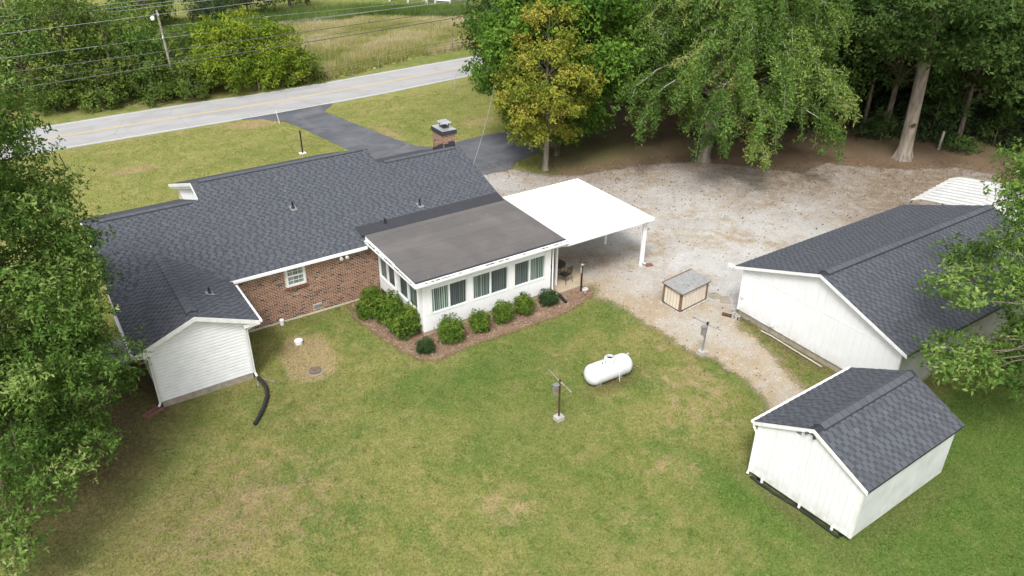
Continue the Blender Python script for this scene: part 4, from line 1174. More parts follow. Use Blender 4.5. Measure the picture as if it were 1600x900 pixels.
shed = thing("storage_shed", "small white storage shed with charcoal gable roof on the near lawn, raised on black skids", "shed", (20.4, 10.4, 0))
se1 = Vector((math.cos(.030), math.sin(.030), 0)); se2 = Vector((-math.sin(.075), math.cos(.075), 0))
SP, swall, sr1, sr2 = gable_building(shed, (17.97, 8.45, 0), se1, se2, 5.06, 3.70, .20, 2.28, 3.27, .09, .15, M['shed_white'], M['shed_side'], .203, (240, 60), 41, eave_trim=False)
sk = MB()
for b in (.25, 1.75, 3.3):
    sk.obox(SP(.03, b, .02), se1 * 5.0, se2 * .12, (0, 0, .175))
sk.build("skid", M['black_plastic'], shed)
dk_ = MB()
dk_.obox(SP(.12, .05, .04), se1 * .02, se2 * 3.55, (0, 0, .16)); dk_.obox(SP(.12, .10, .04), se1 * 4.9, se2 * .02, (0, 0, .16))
dk_.build("crawl_shadow_board", M['hollow_shade'], shed)  # dark boards paint in the shade beneath the raised floor
gutter(shed, SP(5.15, 3.86, 2.27), SP(-.10, 3.86, 2.27), se2, .10, .10)
downspout(shed, [SP(-.03, 3.90, 2.15), SP(-.03, 3.86, 2.02), SP(-.045, 3.72, 1.86), SP(-.045, 3.72, .25), SP(-.10, 3.72, .14)], .04)
pts = [SP(-.055 - .03 * math.sin(k * .45), 3.6 - k * .186, .05 + .02 * math.sin(k * 2.1)) for k in range(19)]
cp_ = thing("drain_pipe", "black corrugated drain pipe running under the gable wall of the small shed", "pipe", (17.8, 10.3, 0))
mb = MB(); full = []; rr = []
for i in range(len(pts) - 1):
    for j in range(6):
        full.append(pts[i].lerp(pts[i + 1], j / 6)); rr.append(.048 if j % 2 else .040)
mb.tube(full, rr, 8).build("pipe", M['black_plastic'], cp_)
for b in (.55, 1.72, 3.15):
    MB().obox(SP(-.06, b, .08), se1 * .06, se2 * .07, (0, 0, .15)).build("bracket", M['white_plastic'], shed)
MB().obox(SP(-.02, 2.25, 2.72), se1 * .012, se2 * .16, (0, 0, .17)).build("gable_vent", M['grey_metal'], shed)
fx = MB().obox(SP(-.09, 1.86, 3.02), se1 * .08, se2 * .12, (0, 0, .10)); fx.tube([SP(-.09, 1.98, 3.05), SP(-.17, 2.06, 3.0)], [.03, .05], 8); fx.tube([SP(-.09, 1.82, 3.05), SP(-.17, 1.74, 3.0)], [.03, .05], 8)
fx.build("flood_light", M['dark_metal'], shed)

# white ribbed canopy behind the garage
can = thing("metal_canopy", "weathered white ribbed metal canopy behind the far end of the garage", "canopy", (40.6, 17.6, 0))
ca = .13; c1 = Vector((math.cos(ca), math.sin(ca), 0)); c2 = Vector((math.sin(ca), -math.cos(ca), 0))   # c1 along the eave, c2 towards the back lawn
CO = Vector((37.95, 20.05, 0)); CL, CW = 4.85, 5.8
prof = [(0, 2.30), (.10, 2.52), (.55, 2.74), (CW / 2, 3.00), (CW - .55, 2.74), (CW - .10, 2.52), (CW, 2.30)]
nst = 10
m = NT('weathered white metal sheet'); p = m.pos()
st = m.noise(m.mapv(p, (2.2, .35, 1), (0, 0, -ca)), 1.3, 5, .65)
c = m.mix(m.rng(st, .5, .68, 0, .75), (0.42, 0.415, 0.405), (0.17, 0.16, 0.155))
c = m.mix(m.rng(m.noise(p, 7, 4, .7), .45, .65, 0, .6), c, (0.33, 0.305, 0.28))
M['old_white_metal'] = m.done(m.bsdf(c, .5, .3))
for i in range(nst):
    a0 = CL * i / nst; a1 = CL * (i + 1) / nst
    mb = MB(); rb_ = MB()
    for (w0, z0), (w1, z1) in zip(prof[:-1], prof[1:]):
        def q(a, wv, z): return CO + c1 * a + c2 * wv + Vector((0, 0, z))
        mb.hexa([q(a0 + .003, w0, z0), q(a1 - .003, w0, z0), q(a1 - .003, w1, z1), q(a0 + .003, w1, z1), q(a0 + .003, w0, z0 + .012), q(a1 - .003, w0, z0 + .012), q(a1 - .003, w1, z1 + .012), q(a0 + .003, w1, z1 + .012)])
        rb_.hexa([q(a0 + .005, w0, z0 + .0125), q(a0 + .15, w0, z0 + .0125), q(a0 + .15, w1, z1 + .0125), q(a0 + .005, w1, z1 + .0125), q(a0 + .04, w0, z0 + .085), q(a0 + .115, w0, z0 + .085), q(a0 + .115, w1, z1 + .085), q(a0 + .04, w1, z1 + .085)])
    rb_.build("rib", M['rib_white'], can)
    mb.build("roof_panel", M['old_white_metal'], can)
for a in (.1, CL - .1):
    for wv in (.08, CW - .08):
        q0 = CO + c1 * a + c2 * wv
        MB().box(q0.x - .04, q0.x + .04, q0.y - .04, q0.y + .04, 0, 2.42).build("post", M['grey_metal'], can)

# pump house
pu = thing("pump_house", "small cream pump house with brown corner boards and grey shingle lid on a concrete pad", "pump house", (24.0, 21.8, 0))
pe1 = Vector((1.86, .20, 0)).normalized(); pe2 = Vector((-.03, 1.1, 0)).normalized(); PO = Vector((23.10, 21.10, 0))
PW, PD = 1.86, 1.10
q = lambda a, b, z: Vector((PO.x + pe1.x * a + pe2.x * b, PO.y + pe1.y * a + pe2.y * b, z))
MB().obox(q(-.10, -.12, 0), pe1 * (PW + .2), pe2 * (PD + .24), (0, 0, .07)).build("concrete_pad", M['concrete'], pu)
body = MB(); zf, zk = 1.02, 1.08
body.hexa([q(0, 0, .07), q(PW, 0, .07), q(PW, PD, .07), q(0, PD, .07), q(0, 0, zf), q(PW, 0, zf), q(PW, PD, zk), q(0, PD, zk)])
bo = body.build("box_wall", M['brown_trim'], pu)
n_ = 7
for i in range(n_): MB().obox(q(.09 + (PW - .18) * i / n_ + .012, -.014, .14), pe1 * ((PW - .18) / n_ - .024), pe2 * .0135, (0, 0, .82)).build("siding_board", M['cream_siding'], bo)
for i in range(5): MB().obox(q(-.014, .09 + (PD - .18) * i / 5 + .012, .14), pe1 * .0135, pe2 * ((PD - .18) / 5 - .024), (0, 0, .82)).build("siding_board", M['cream_siding'], bo)
bt = MB()
for a, b in ((-.025, -.025), (PW - .07, -.025), (-.025, PD - .07), (PW - .07, PD - .07)): MB().obox(q(a, b, .071), pe1 * .095, pe2 * .095, (0, 0, .90)).build('corner_board', M['brown_trim'], pu)
bt.obox(q(.07, -.022, .072), pe1 * (PW - .14), pe2 * .021, (0, 0, .06)); bt.obox(q(-.022, .07, .072), pe1 * .021, pe2 * (PD - .14), (0, 0, .06))
bt.build("base_board", M['brown_trim'], pu)
ov = .10
lid = MB().hexa([q(-ov, -ov, .995), q(PW + ov, -ov, .995), q(PW + ov, PD + ov, 1.075), q(-ov, PD + ov, 1.075), q(-ov, -ov, 1.05), q(PW + ov, -ov, 1.05), q(PW + ov, PD + ov, 1.13), q(-ov, PD + ov, 1.13)], .2).build("lid", M['brown_trim'], pu)
shingles(lid, q(-ov, -ov, 1.051), pe1, PW + 2 * ov, (pe2 + Vector((0, 0, .08 / (PD + .2)))), PD + 2 * ov, 300, M['pump_shingle'], 5, .26, None, (.008, .016))
MB().ball(q(.10, -.05, .14), .04).ball(q(-.05, .95, .14), .04).build("pipe_stub", M['black_plastic'], pu)

# lean-to cover beside the wing
lt = thing("lean_to_cover", "grey sheet metal cover sloping over dark ground beside the left wing of the house", "cover", (1.2, 29.6, 0))
sh_ = MB().hexa([(.45, 28.4, .92), (1.95, 28.4, 1.36), (1.95, 30.6, 1.36), (.45, 30.6, .92), (.45, 28.4, .945), (1.95, 28.4, 1.385), (1.95, 30.6, 1.385), (.45, 30.6, .945)])
m = NT('stained grey sheet'); p = m.pos()
M['stained'] = m.done(m.bsdf(m.mix(m.rng(m.noise(p, 2.2, 5, .6, .6), .35, .68), (0.10, 0.115, 0.125), (0.27, 0.29, 0.29)), .45, .4))
sh_.build("sheet", M['stained'], lt)
for y in (28.5, 30.5): MB().box(.5, .56, y - .03, y + .03, 0, .93).build("leg", M['weathered_wood'], lt)
MB().box(.5, 1.95, 30.55, 30.6, 0.05, .9).build("back_board", M['black_plastic'], lt)

# ------------------------------------------------------------------ small things in the yard
def capsule_tank():
    t = thing("propane_tank", "white horizontal propane tank with a domed lid lying on the back lawn", "propane tank", (17.17, 19.08, 0))
    ax = Vector((2.19, -.10, 0)).normalized(); C = Vector((17.20, 19.02, .455)); r = .43; hl = .72
    pts = []; rad = []
    for k in range(9):
        a = math.pi / 2 * k / 8; pts.append(C - ax * (hl + .36 * math.cos(a))); rad.append(max(r * math.sin(a), .004))
    for k in range(9):
        a = math.pi / 2 * (1 - k / 8); pts.append(C + ax * (hl + .36 * math.cos(a))); rad.append(max(r * math.sin(a), .004))
    m = NT('white tank paint'); p = m.pos()
    c = m.mix(m.rng(m.noise(p, 2.0, 4), .35, .7), (0.70, 0.705, 0.71), (0.60, 0.61, 0.615))
    c = m.mix(m.rng(m.noise(m.mapv(p, (6, 6, 1)), 2.5, 5, .65), .60, .78, 0, .4), c, (0.45, 0.42, 0.37))
    mt = m.done(m.bsdf(c, .45, .35))
    MB().tube(pts, rad, 28).build("shell", mt, t)
    for s in (-1, 1): MB().tube([C + ax * s * (hl - .01), C + ax * s * (hl + .015)], r + .006, 28, caps=False).build("weld_seam", mt, t)
    D = C + ax * .03 + Vector((0, 0, r - .04))
    dm = MB().tube([D, D + Vector((0, 0, .10)), D + Vector((0, 0, .17)), D + Vector((0, 0, .20))], [.23, .23, .20, .15], 20, caps=False)
    dm.tube([D + Vector((0, 0, .20)), D + Vector((0, 0, .05))], [.15, .14], 20, caps=False)
    d_ = dm.build("dome", mt, t)
    MB().cyl((D.x, D.y), .138, D.z + .02, D.z + .10, 20).box(D.x - .03, D.x + .03, D.y - .03, D.y + .03, D.z + .1, D.z + .16).build("valve_well", M['rust'], d_)
    MB().ball((D.x + .16, D.y - .13, D.z + .07), .03).build("lid_latch", M['black_metal'], d_)
    fi = MB()
    for s in (-.38, -.22): 
        q_ = C + ax * s + Vector((.02, -.06, r - .01)); fi.cyl((q_.x, q_.y), .028, q_.z - .02, q_.z + .04, 8)
    fi.build("gauge_cap", M['rust'], t)
    lf_ = MB()
    for s in (-1, 1):
        q_ = C + ax * s * (hl + .22) + Vector((0, 0, r - .07)); lf_.tube([q_ - ax * .05, q_ - ax * .03 + Vector((0, 0, .08)), q_ + ax * .03 + Vector((0, 0, .08)), q_ + ax * .05], .014, 6)
    lf_.build("lifting_lug", mt, t)
    for s in (-.5, .5):
        for w_ in (-.2, .2):
            q_ = C + ax * s + Vector((-ax.y, ax.x, 0)) * w_
            MB().box(q_.x - .05, q_.x + .05, q_.y - .03, q_.y + .03, .06, .30).build("leg", mt, t)
    q_ = C + ax * .28
    MB().tube([D + Vector((.15, -.15, .06)), q_ + Vector((-.05, -.30, .30)), q_ + Vector((-.06, -.42, .05)), q_ + Vector((-.02, -.40, -.30)), q_ + Vector((0, -.42, -.57))], .014, 6).build("gas_line", M['white_plastic'], t)
    for s in (-.5, .5):
        q_ = C + ax * s
        o = MB().obox(q_ - ax * .2 + Vector((-.02, -.26, -.455)), ax * .24, Vector((-ax.y, ax.x, 0)) * .60, (0, 0, .06)).build("support_block", M['block'], t)
capsule_tank()


def clothes_pole(x, y, h, lean, bar_dir, mats, label, bars):
    t = thing("clothesline_pole", label, "clothesline pole", (x, y, 0), "old clothesline poles on the lawn")
    top = Vector((x + lean[0], y + lean[1], h))
    MB().box(x - .16, x + .16, y - .15, y + .15, 0, .18).build("concrete_base", M['concrete'], t)
    MB().tube([(x, y, .19), top], [.035, .035], 8).build("pole", mats, t)
    for d, w_ in bars:
        d = Vector(d)
        MB().bar(top, top + d, w_, w_ * .8).build("arm", M['weathered_wood'] if w_ > .04 else M['grey_metal'], t)
    bx = Vector(bar_dir) * .14
    q_ = top * .86 + Vector((x, y, 0)) * .14
    MB().obox(q_ + bx + Vector((-.09, -.07, -.24)), (.16, 0, 0), (0, .14, 0), (0, 0, .36)).build("birdhouse", mats if mats == M['grey_metal'] else M['weathered_wood'], t)
    MB().obox(q_ + bx + Vector((-.12, -.10, .122)), (.22, 0, 0), (0, .20, 0), (0, 0, .03)).build("birdhouse_roof", M['grey_metal'], t)
    MB().tube([top, top + Vector((0, 0, .10))], [.05, .04], 8).build("cap", M['black_metal'] if mats == M['grey_metal'] else mats, t)
clothes_pole(14.04, 18.0, 1.72, (.0, .02), (-1, .25, 0), M['rust'], "rusty clothesline pole with splayed pale arms standing left of the propane tank",
             [((-.10, .58, .20), .045), ((.06, -.60, -.12), .05)])
clothes_pole(21.58, 18.2, 1.52, (-.02, -.08), (-1, .1, 0), M['grey_metal'], "grey metal clothesline pole with thin wire arms at the lawn edge by the gravel",
             [((-.22, .62, .12), .022), ((.18, -.60, -.05), .022)])

tag(MB().cyl((7.70, 29.90), .085, 0, .24, 14).cyl((7.70, 29.90), .10, .20, .25, 14).build("cleanout_pipe", M['white_plastic']), "short white cleanout pipe in the grass close to the brick wall", "pipe")
tag(MB().cyl((7.78, 28.05), .16, 0, .16, 18).cyl((7.78, 28.05), .175, .13, .17, 18).build("cleanout_pipe", M['white_plastic']), "wide white cleanout cap beside the bare patch of lawn", "pipe")
mh = thing("septic_lid", "round brown septic lid sunk in the dry patch of the back lawn", "manhole", (7.63, 25.75, 0))
MB().cyl((7.63, 25.75), .32, 0, .025, 24).build("rim", M['block'], mh)
MB().cyl((7.63, 25.77), .27, .031, .05, 24).tube([(7.57, 25.77, .05), (7.60, 25.77, .08), (7.66, 25.77, .08), (7.69, 25.77, .05)], .012, 6).build("cover", M['brown_lid'], mh)

pts = [(5.53, 26.35, .16), (5.60, 26.0, .10), (5.60, 25.6, .085), (5.46, 25.1, .085), (5.14, 24.5, .085), (4.82, 24.05, .085), (4.52, 23.68, .085)]
full = []; rr = []
for i in range(len(pts) - 1):
    for j in range(9):
        full.append(Vector(pts[i]).lerp(Vector(pts[i + 1]), j / 9)); rr.append(.084 if j % 2 else .070)
tag(MB().tube(full, rr, 10).build("drain_pipe", M['black_plastic']), "black corrugated drain pipe snaking over the lawn from the wing downspout", "pipe")
for k, (a, b) in enumerate((((5.62, 26.45), (6.05, 25.9)), ((5.45, 26.3), (5.40, 25.95)))):
    tag(MB().bar((*a, .03), (*b, .03), .06, .04).build("timber_scrap", M['weathered_wood']), ("longer weathered timber offcut beside the black drain pipe", "short weathered timber offcut tucked under the wing downspout")[k], "timber")
sp = thing("splash_block", "red clay splash block under the left wing downspout", "splash block", (1.6, 26.5, 0))
d_ = Vector((-.9, -.42, 0)).normalized(); n_ = Vector((-d_.y, d_.x, 0))
s0 = Vector((1.95, 26.66, .0))
MB().obox(s0 - n_ * .14, d_ * .75, n_ * .28, (0, 0, .03)).obox(s0 - n_ * .14 + Vector((0, 0, .031)), d_ * .75, n_ * .04, (0, 0, .06)).obox(s0 + n_ * .10 + Vector((0, 0, .031)), d_ * .75, n_ * .04, (0, 0, .06)).build("trough", M['terracotta'], sp)
sp2 = thing("splash_block", "dark red splash block at the foot of the carport post", "splash block", (25.0, 25.42, 0))
MB().hexa([(24.84, 25.25, .012), (25.22, 25.15, .012), (25.30, 25.42, .012), (24.9, 25.55, .012), (24.84, 25.25, .07), (25.22, 25.15, .05), (25.30, 25.42, .05), (24.9, 25.55, .07)]).build("trough", M['terracotta'], sp2)
tag(MB().tube([(19.42, 25.28, .09), (19.28, 24.58, .09)], .075, 12).build("drain_pipe", M['black_plastic']), "short black drain pipe poking out of the mulch by the patio", "pipe")

# patio, lamp post, table and chair
po = MB().hexa([(19.14, 25.50, 0), (21.62, 25.50, 0), (21.55, 28.6, 0), (19.14, 28.6, 0), (19.14, 25.50, .06), (21.62, 25.50, .06), (21.55, 28.6, .06), (19.14, 28.6, .06)]).build("patio", M['tan_concrete'])
po["kind"] = "structure"
lp = thing("lamp_post", "black lamp post with a small lantern at the corner of the patio", "lamp post", (20.58, 25.12, 0))
MB().tube([(20.58, 25.12, 0), (20.58, 25.12, 1.38)], .045, 10).tube([(20.58, 25.12, 1.36), (20.58, 25.12, 1.42)], [.05, .09], 10).build("pole", M['black_metal'], lp)
MB().tube([(20.58, 25.12, 1.42), (20.58, 25.12, 1.55)], [.075, .095], 10).build("lantern", M['lamp_glass'], lp)
MB().tube([(20.58, 25.12, 1.55), (20.58, 25.12, 1.60), (20.58, 25.12, 1.66)], [.13, .07, .02], 10).ball((20.58, 25.12, 1.68), .025).build("lantern_cap", M['black_metal'], lp)
MB().box(20.50, 20.53, 25.07, 25.15, 1.02, 1.30).build("outlet_box", M['tan_concrete'], lp)
tag(MB().ball((20.80, 25.08, .06), .20, .15, .11, 9, 6).build("rock", M['concrete']), "pale rock at the foot of the black lamp post", "rock")

tb = thing("patio_table", "round dark metal patio table under the edge of the carport", "table", (20.40, 26.95, 0))
MB().cyl((20.40, 26.95), .50, .70, .73, 24).build("tabletop", M['dark_metal'], tb)
for k in range(4):
    a = math.pi / 4 + k * math.pi / 2
    MB().tube([(20.40 + .36 * math.cos(a), 26.95 + .36 * math.sin(a), .06), (20.40 + .22 * math.cos(a), 26.95 + .22 * math.sin(a), .40), (20.40 + .36 * math.cos(a), 26.95 + .36 * math.sin(a), .70)], .018, 6).build("leg", M['dark_metal'], tb)
fp = thing("flower_pot", "small pot of yellow flowers on the round patio table", "flower pot", (20.28, 26.85, .73))
MB().tube([(20.28, 26.85, .73), (20.28, 26.85, .86)], [.07, .10], 12).build("pot", M['terracotta'], fp)
fw = MB(); lv = MB()
for k in range(40):
    a = rnd.uniform(0, 6.28); r_ = rnd.uniform(0, .17); z_ = .92 + rnd.uniform(0, .14)
    (fw if k % 2 else lv).ball((20.28 + r_ * math.cos(a), 26.85 + r_ * math.sin(a), z_), .035, None, .025, 6, 4, rnd.random())
fw.build("flowers", M['yellow_petal'], fp); lv.build("foliage", M['leaf_shrub'], fp)


def patio_chair(x, y, rz, label):
    t = thing("patio_chair", label, "chair", (x, y, .06), "dark metal patio chairs")
    Mx = Matrix.Translation((x, y, .06)) @ Matrix.Rotation(rz, 4, 'Z')
    tf = lambda v: Mx @ Vector(v)
    def tb_(pts, r): return [tf(p) for p in pts]
    s = MB()
    for k in range(11): s.tube(tb_([(-.22 + k * .044, -.22, .42), (-.22 + k * .044, .22, .41)], 0), .006, 5)
    for k in range(11): s.tube(tb_([(-.22, -.22 + k * .044, .42), (.22, -.22 + k * .044, .42)], 0), .006, 5)
    s.add([tf((-.22, -.22, .413)), tf((.22, -.22, .413)), tf((.22, .22, .403)), tf((-.22, .22, .403))], [(0, 1, 2, 3)])
    s.build("seat", M['dark_metal'], t)
    b = MB()
    b.tube(tb_([(-.22, .22, .41), (-.23, .30, .84), (-.10, .32, .92), (.10, .32, .92), (.23, .30, .84), (.22, .22, .41)], 0), .016, 6)
    for k in range(9): b.tube(tb_([(-.18 + k * .045, .225, .44), (-.18 + k * .045, .31, .88)], 0), .006, 5)
    for k in range(6): b.tube(tb_([(-.21, .235 + k * .012, .5 + k * .07), (.21, .235 + k * .012, .5 + k * .07)], 0), .006, 5)
    b.build("backrest", M['dark_metal'], t)
    for sx in (-1, 1):
        MB().tube(tb_([(sx * .23, .27, .64), (sx * .27, .0, .66), (sx * .26, -.20, .63), (sx * .24, -.22, .42)], 0), .014, 6).build("armrest", M['dark_metal'], t)
        MB().tube(tb_([(sx * .22, -.20, .42), (sx * .25, -.27, .0)], 0), .014, 6).build("leg", M['dark_metal'], t)
        MB().tube(tb_([(sx * .22, .20, .41), (sx * .25, .30, .0)], 0), .014, 6).build("leg", M['dark_metal'], t)
patio_chair(20.42, 26.22, R(195), "dark metal mesh chair on the open edge of the tan patio")
patio_chair(19.70, 27.15, R(75), "dark metal chair pushed in behind the patio table against the sunroom")

# stakes and markers on the front lawn
st = thing("marker_post", "black marker post with a white foot on the front lawn above the roof ridge", "post", (16.2, 50.36, 0))
MB().tube([(16.2, 50.36, 0), (16.2, 50.36, 1.62)], .05, 8).build("post", M['black_metal'], st)
MB().box(15.98, 16.42, 50.22, 50.5, 0, .07).build("foot", M['white_plastic'], st)
tag(MB().tube([(2.34, 55.74, 0), (2.16, 55.9, 1.0)], .03, 6).build("garden_stake", M['black_metal']), "thin dark stake leaning in the front lawn by the near oak", "stake")
tag(MB().tube([(17.07, 57.6, 0), (16.96, 57.75, .95)], .022, 6).build("marker_stake", M['white_plastic']), "thin white marker stake beside the driveway mouth", "stake")
tag(MB().tube([(33.0, 58.9, 0), (33.1, 59.1, 0.45), (33.35, 59.3, .95)], .03, 8).build("culvert_marker", M['grey_metal']), "bent grey pipe standing at the roadside ditch", "pipe")
tag(MB().ball((42.9, 71.5, .12), .38, .3, .2).build("marker_cone", M['orange_plastic']), "small orange marker in the verge at the wire fence", "marker")

# ------------------------------------------------------------------ utility pole and cables
up_ = thing("utility_pole", "leaning grey wooden utility pole with a street light beside the road", "utility pole", (12.45, 69.6, 0))
MB().tube([(12.45, 69.6, 0), (12.18, 69.6, 6.82)], [.115, .085], 10).build("pole", M['pale_pole'], up_)
la = MB().tube([(12.18, 69.55, 6.5), (11.9, 69.3, 6.6), (11.65, 69.1, 6.55)], .03, 6); la.build("lamp_arm", M['grey_metal'], up_)
MB().tube([(11.75, 69.16, 6.47), (11.68, 69.12, 6.35), (11.68, 69.12, 6.20)], [.08, .17, .14], 12).build("street_light", M['white_plastic'], up_)
ins = MB()
for z in (6.5, 4.72): ins.cyl((12.2, 69.44), .05, z - .08, z + .08, 8)
ins.build("insulator", M['white_plastic'], up_)


def cable(a, b, r, mat, sag, label, grp="overhead cables along the road", ext=(14, 45)):
    a = Vector(a); b = Vector(b); d = (b - a).normalized()
    A = a - d * ext[0]; B = b + d * ext[1]
    pts = [A.lerp(B, i / 24) - Vector((0, 0, sag * (1 - (2 * i / 24 - 1) ** 2) - sag * .8)) for i in range(25)]
    tag(MB().tube(pts, r, 6).build("overhead_cable", mat), label, "cable", grp)
cable((1.58, 72.0, 6.92), (11.82, 72.0, 7.27), .016, M['wire'], .15, "uppermost pale overhead cable crossing the hedgerow crowns")
cable((1.5, 72.0, 6.60), (14.51, 72.0, 7.04), .016, M['wire'], .15, "second pale overhead cable from the top over the hedgerow")
cable((1.42, 72.0, 6.33), (16.81, 72.0, 6.84), .016, M['wire'], .15, "third pale overhead cable from the top, passing above the pole lamp")
cable((1.2, 69.4, 6.18), (12.1, 69.4, 6.52), .017, M['wire'], .05, "pale overhead cable tied to the top of the utility pole", ext=(14, 30))
cable((1.05, 69.4, 4.50), (12.25, 69.4, 4.70), .017, M['wire'], .05, "pale overhead cable tied halfway up the utility pole", ext=(14, 30))
cable((1.91, 57.0, 6.12), (34.91, 57.0, 6.96), .024, M['dark_wire'], .2, "upper dark overhead cable sweeping across road and meadow", ext=(14, 20))
cable((1.83, 57.0, 5.54), (30.91, 57.0, 6.45), .012, M['dark_wire'], .2, "thinnest dark overhead cable between two thicker ones", ext=(14, 20))
cable((1.90, 57.0, 5.13), (34.90, 57.0, 6.41), .028, M['dark_wire'], .2, "lowest and thickest dark overhead cable crossing the meadow", ext=(14, 20))
cable((23.5, 74.0, 4.64), (36.6, 74.0, 4.60), .014, M['wire'], .1, "upper thin grey cable over the far weeds", ext=(10, 30))
cable((23.4, 74.0, 4.08), (35.8, 74.0, 4.20), .014, M['wire'], .1, "lower thin grey cable over the far weeds", ext=(10, 30))
a = Vector((19.55, 33.2, 4.0)); b = Vector((27.4, 43.3, 5.4)); tw = MB()
for ph in (0, math.pi):
    tw.tube([a.lerp(b, i / 60) - Vector((0, 0, .35 * math.sin(math.pi * i / 60))) + Vector((math.cos(i * 1.3 + ph), 0, math.sin(i * 1.3 + ph))) * .014 for i in range(61)], .011, 5)
tag(tw.build("service_cable", M['wire']), "twisted silver service cable rising from the right gable over the driveway", "cable")

# ------------------------------------------------------------------ fences beyond the road
fn = thing("wire_fence", "rusty wire fence on thin posts along the meadow edge beside the road", "fence", (33, 69.5, 0))
FP = [(18.5, 66.95, 1.2), (21.6, 67.05, 1.25), (24.84, 67.19, 1.4), (27.33, 67.72, 1.3), (30.43, 68.8, 1.35), (33.37, 69.88, 1.25), (36.63, 70.63, 1.3), (39.63, 71.03, 1.9), (42.07, 71.25, 1.3), (45.0, 71.9, 1.3), (48.5, 72.8, 1.3)]
for x, y, h in FP: MB().tube([(x, y, 0), (x + rnd.uniform(-.05, .05), y + rnd.uniform(-.05, .05), h)], .075 if h > 1.5 else .04, 6).build("post", M['weathered_wood'], fn)
fw = MB()
for z in (.3, .55, .8, 1.08):
    fw.tube([(x, y, z) for x, y, h in FP], .008, 4, caps=False)
fw.build("wire", M['rust'], fn)
wb = thing("board_fence", "white two rail board fence at the far side of the meadow", "fence", (49.5, 96, 0))
BP = [(45.5, 103.5), (46.9, 100.8), (48.3, 98.2), (49.6, 95.4)]
for x, y in BP: MB().box(x - .09, x + .09, y - .09, y + .09, 0, 1.5).build("post", M['white_trim'], wb)
for (a, b) in zip(BP[:-1], BP[1:]):
    for z in (.75, 1.3): MB().bar((*a, z), (*b, z), .05, .22).build("rail", M['white_trim'], wb)
wb2 = thing("board_fence", "short white board fence panel standing among the far weeds", "fence", (50.4, 92.6, 0))
BP = [(49.9, 93.6), (51.3, 92.2)]
for i, (x, y) in enumerate(BP): MB().box(x - .09, x + .09, y - .09, y + .09, 0, 2.2 if i == 0 else 1.6).build("post", M['white_trim'], wb2)
for z in (.95, 1.45): MB().bar((*BP[0], z), (*BP[1], z), .05, .22).build("rail", M['white_trim'], wb2)

# ------------------------------------------------------------------ foliage
NR = np.random.default_rng(11)


def unit(a): return a / np.maximum(np.linalg.norm(a, axis=1, keepdims=True), 1e-9)


def leaf_sprays(P, D, k, size, spread=0.9, fwd=0.35, width=0.42, flat=0.5, rng=None):
    """k leaves fanned round each spray axis D at P: arrays of vertices (n*4,3) and faces (n,4)"""
    rng = rng or NR
    n = len(P)
    a = np.where(np.abs(D[:, 2:3]) < .9, np.array([[0, 0, 1.0]]), np.array([[1.0, 0, 0]]))
    T = unit(np.cross(D, a)); B = np.cross(D, T)
    ang = (np.arange(k)[None, :] / k * 2 * np.pi + rng.uniform(0, 6.28, (n, 1)) + rng.normal(0, .35, (n, k)))[..., None]
    tilt = rng.normal(fwd, .25, (n, k, 1))
    L = np.cos(ang) * T[:, None] + np.sin(ang) * B[:, None] + tilt * D[:, None]
    L = L.reshape(-1, 3); L = unit(L)
    N = unit(np.repeat(D, k, 0) + rng.normal(0, flat, (n * k, 3)))
    S = unit(np.cross(N, L))
    Nn = np.cross(L, S)
    sz = (size * rng.uniform(.65, 1.25, (n * k, 1)))
    Pb = np.repeat(P, k, 0) + rng.normal(0, 1, (n * k, 3)) * size * spread * .35
    base = Pb; tip = Pb + L * sz
    mid = Pb + L * sz * .5 + Nn * sz * .10
    V = np.stack([base, mid + S * sz * width * .5, tip, mid - S * sz * width * .5], 1).reshape(-1, 3)
    F = np.arange(n * k * 4).reshape(-1, 4)
    return V, F


def fill_clump(c, r, n, rng=None, shell=2.4):
    rng = rng or NR
    u = unit(rng.normal(0, 1, (n, 3)))
    rad = rng.uniform(0, 1, (n, 1)) ** (1 / shell)
    lump = 1 + .22 * np.sin(u[:, :1] * 5 + c[0]) * np.sin(u[:, 1:2] * 5 + c[1]) + .12 * np.sin(u[:, 2:3] * 9 + c[2])
    return np.asarray(c) + u * rad * np.asarray(r) * lump, u


def limb(mb, a, b, r0, r1, sag=0.0, wob=0.15, n=6, sides=6, rg=rnd):
    a = Vector(a); b = Vector(b); L = (b - a).length
    pts = []
    for i in range(n + 1):
        t = i / n
        p = a.lerp(b, t); p.z += sag * math.sin(math.pi * t)
        if 0 < i < n: p += Vector((rg.gauss(0, 1), rg.gauss(0, 1), rg.gauss(0, .6))) * wob * L * .12
        pts.append(p)
    mb.tube(pts, [r0 + (r1 - r0) * (i / n) for i in range(n + 1)], sides, rg.random())


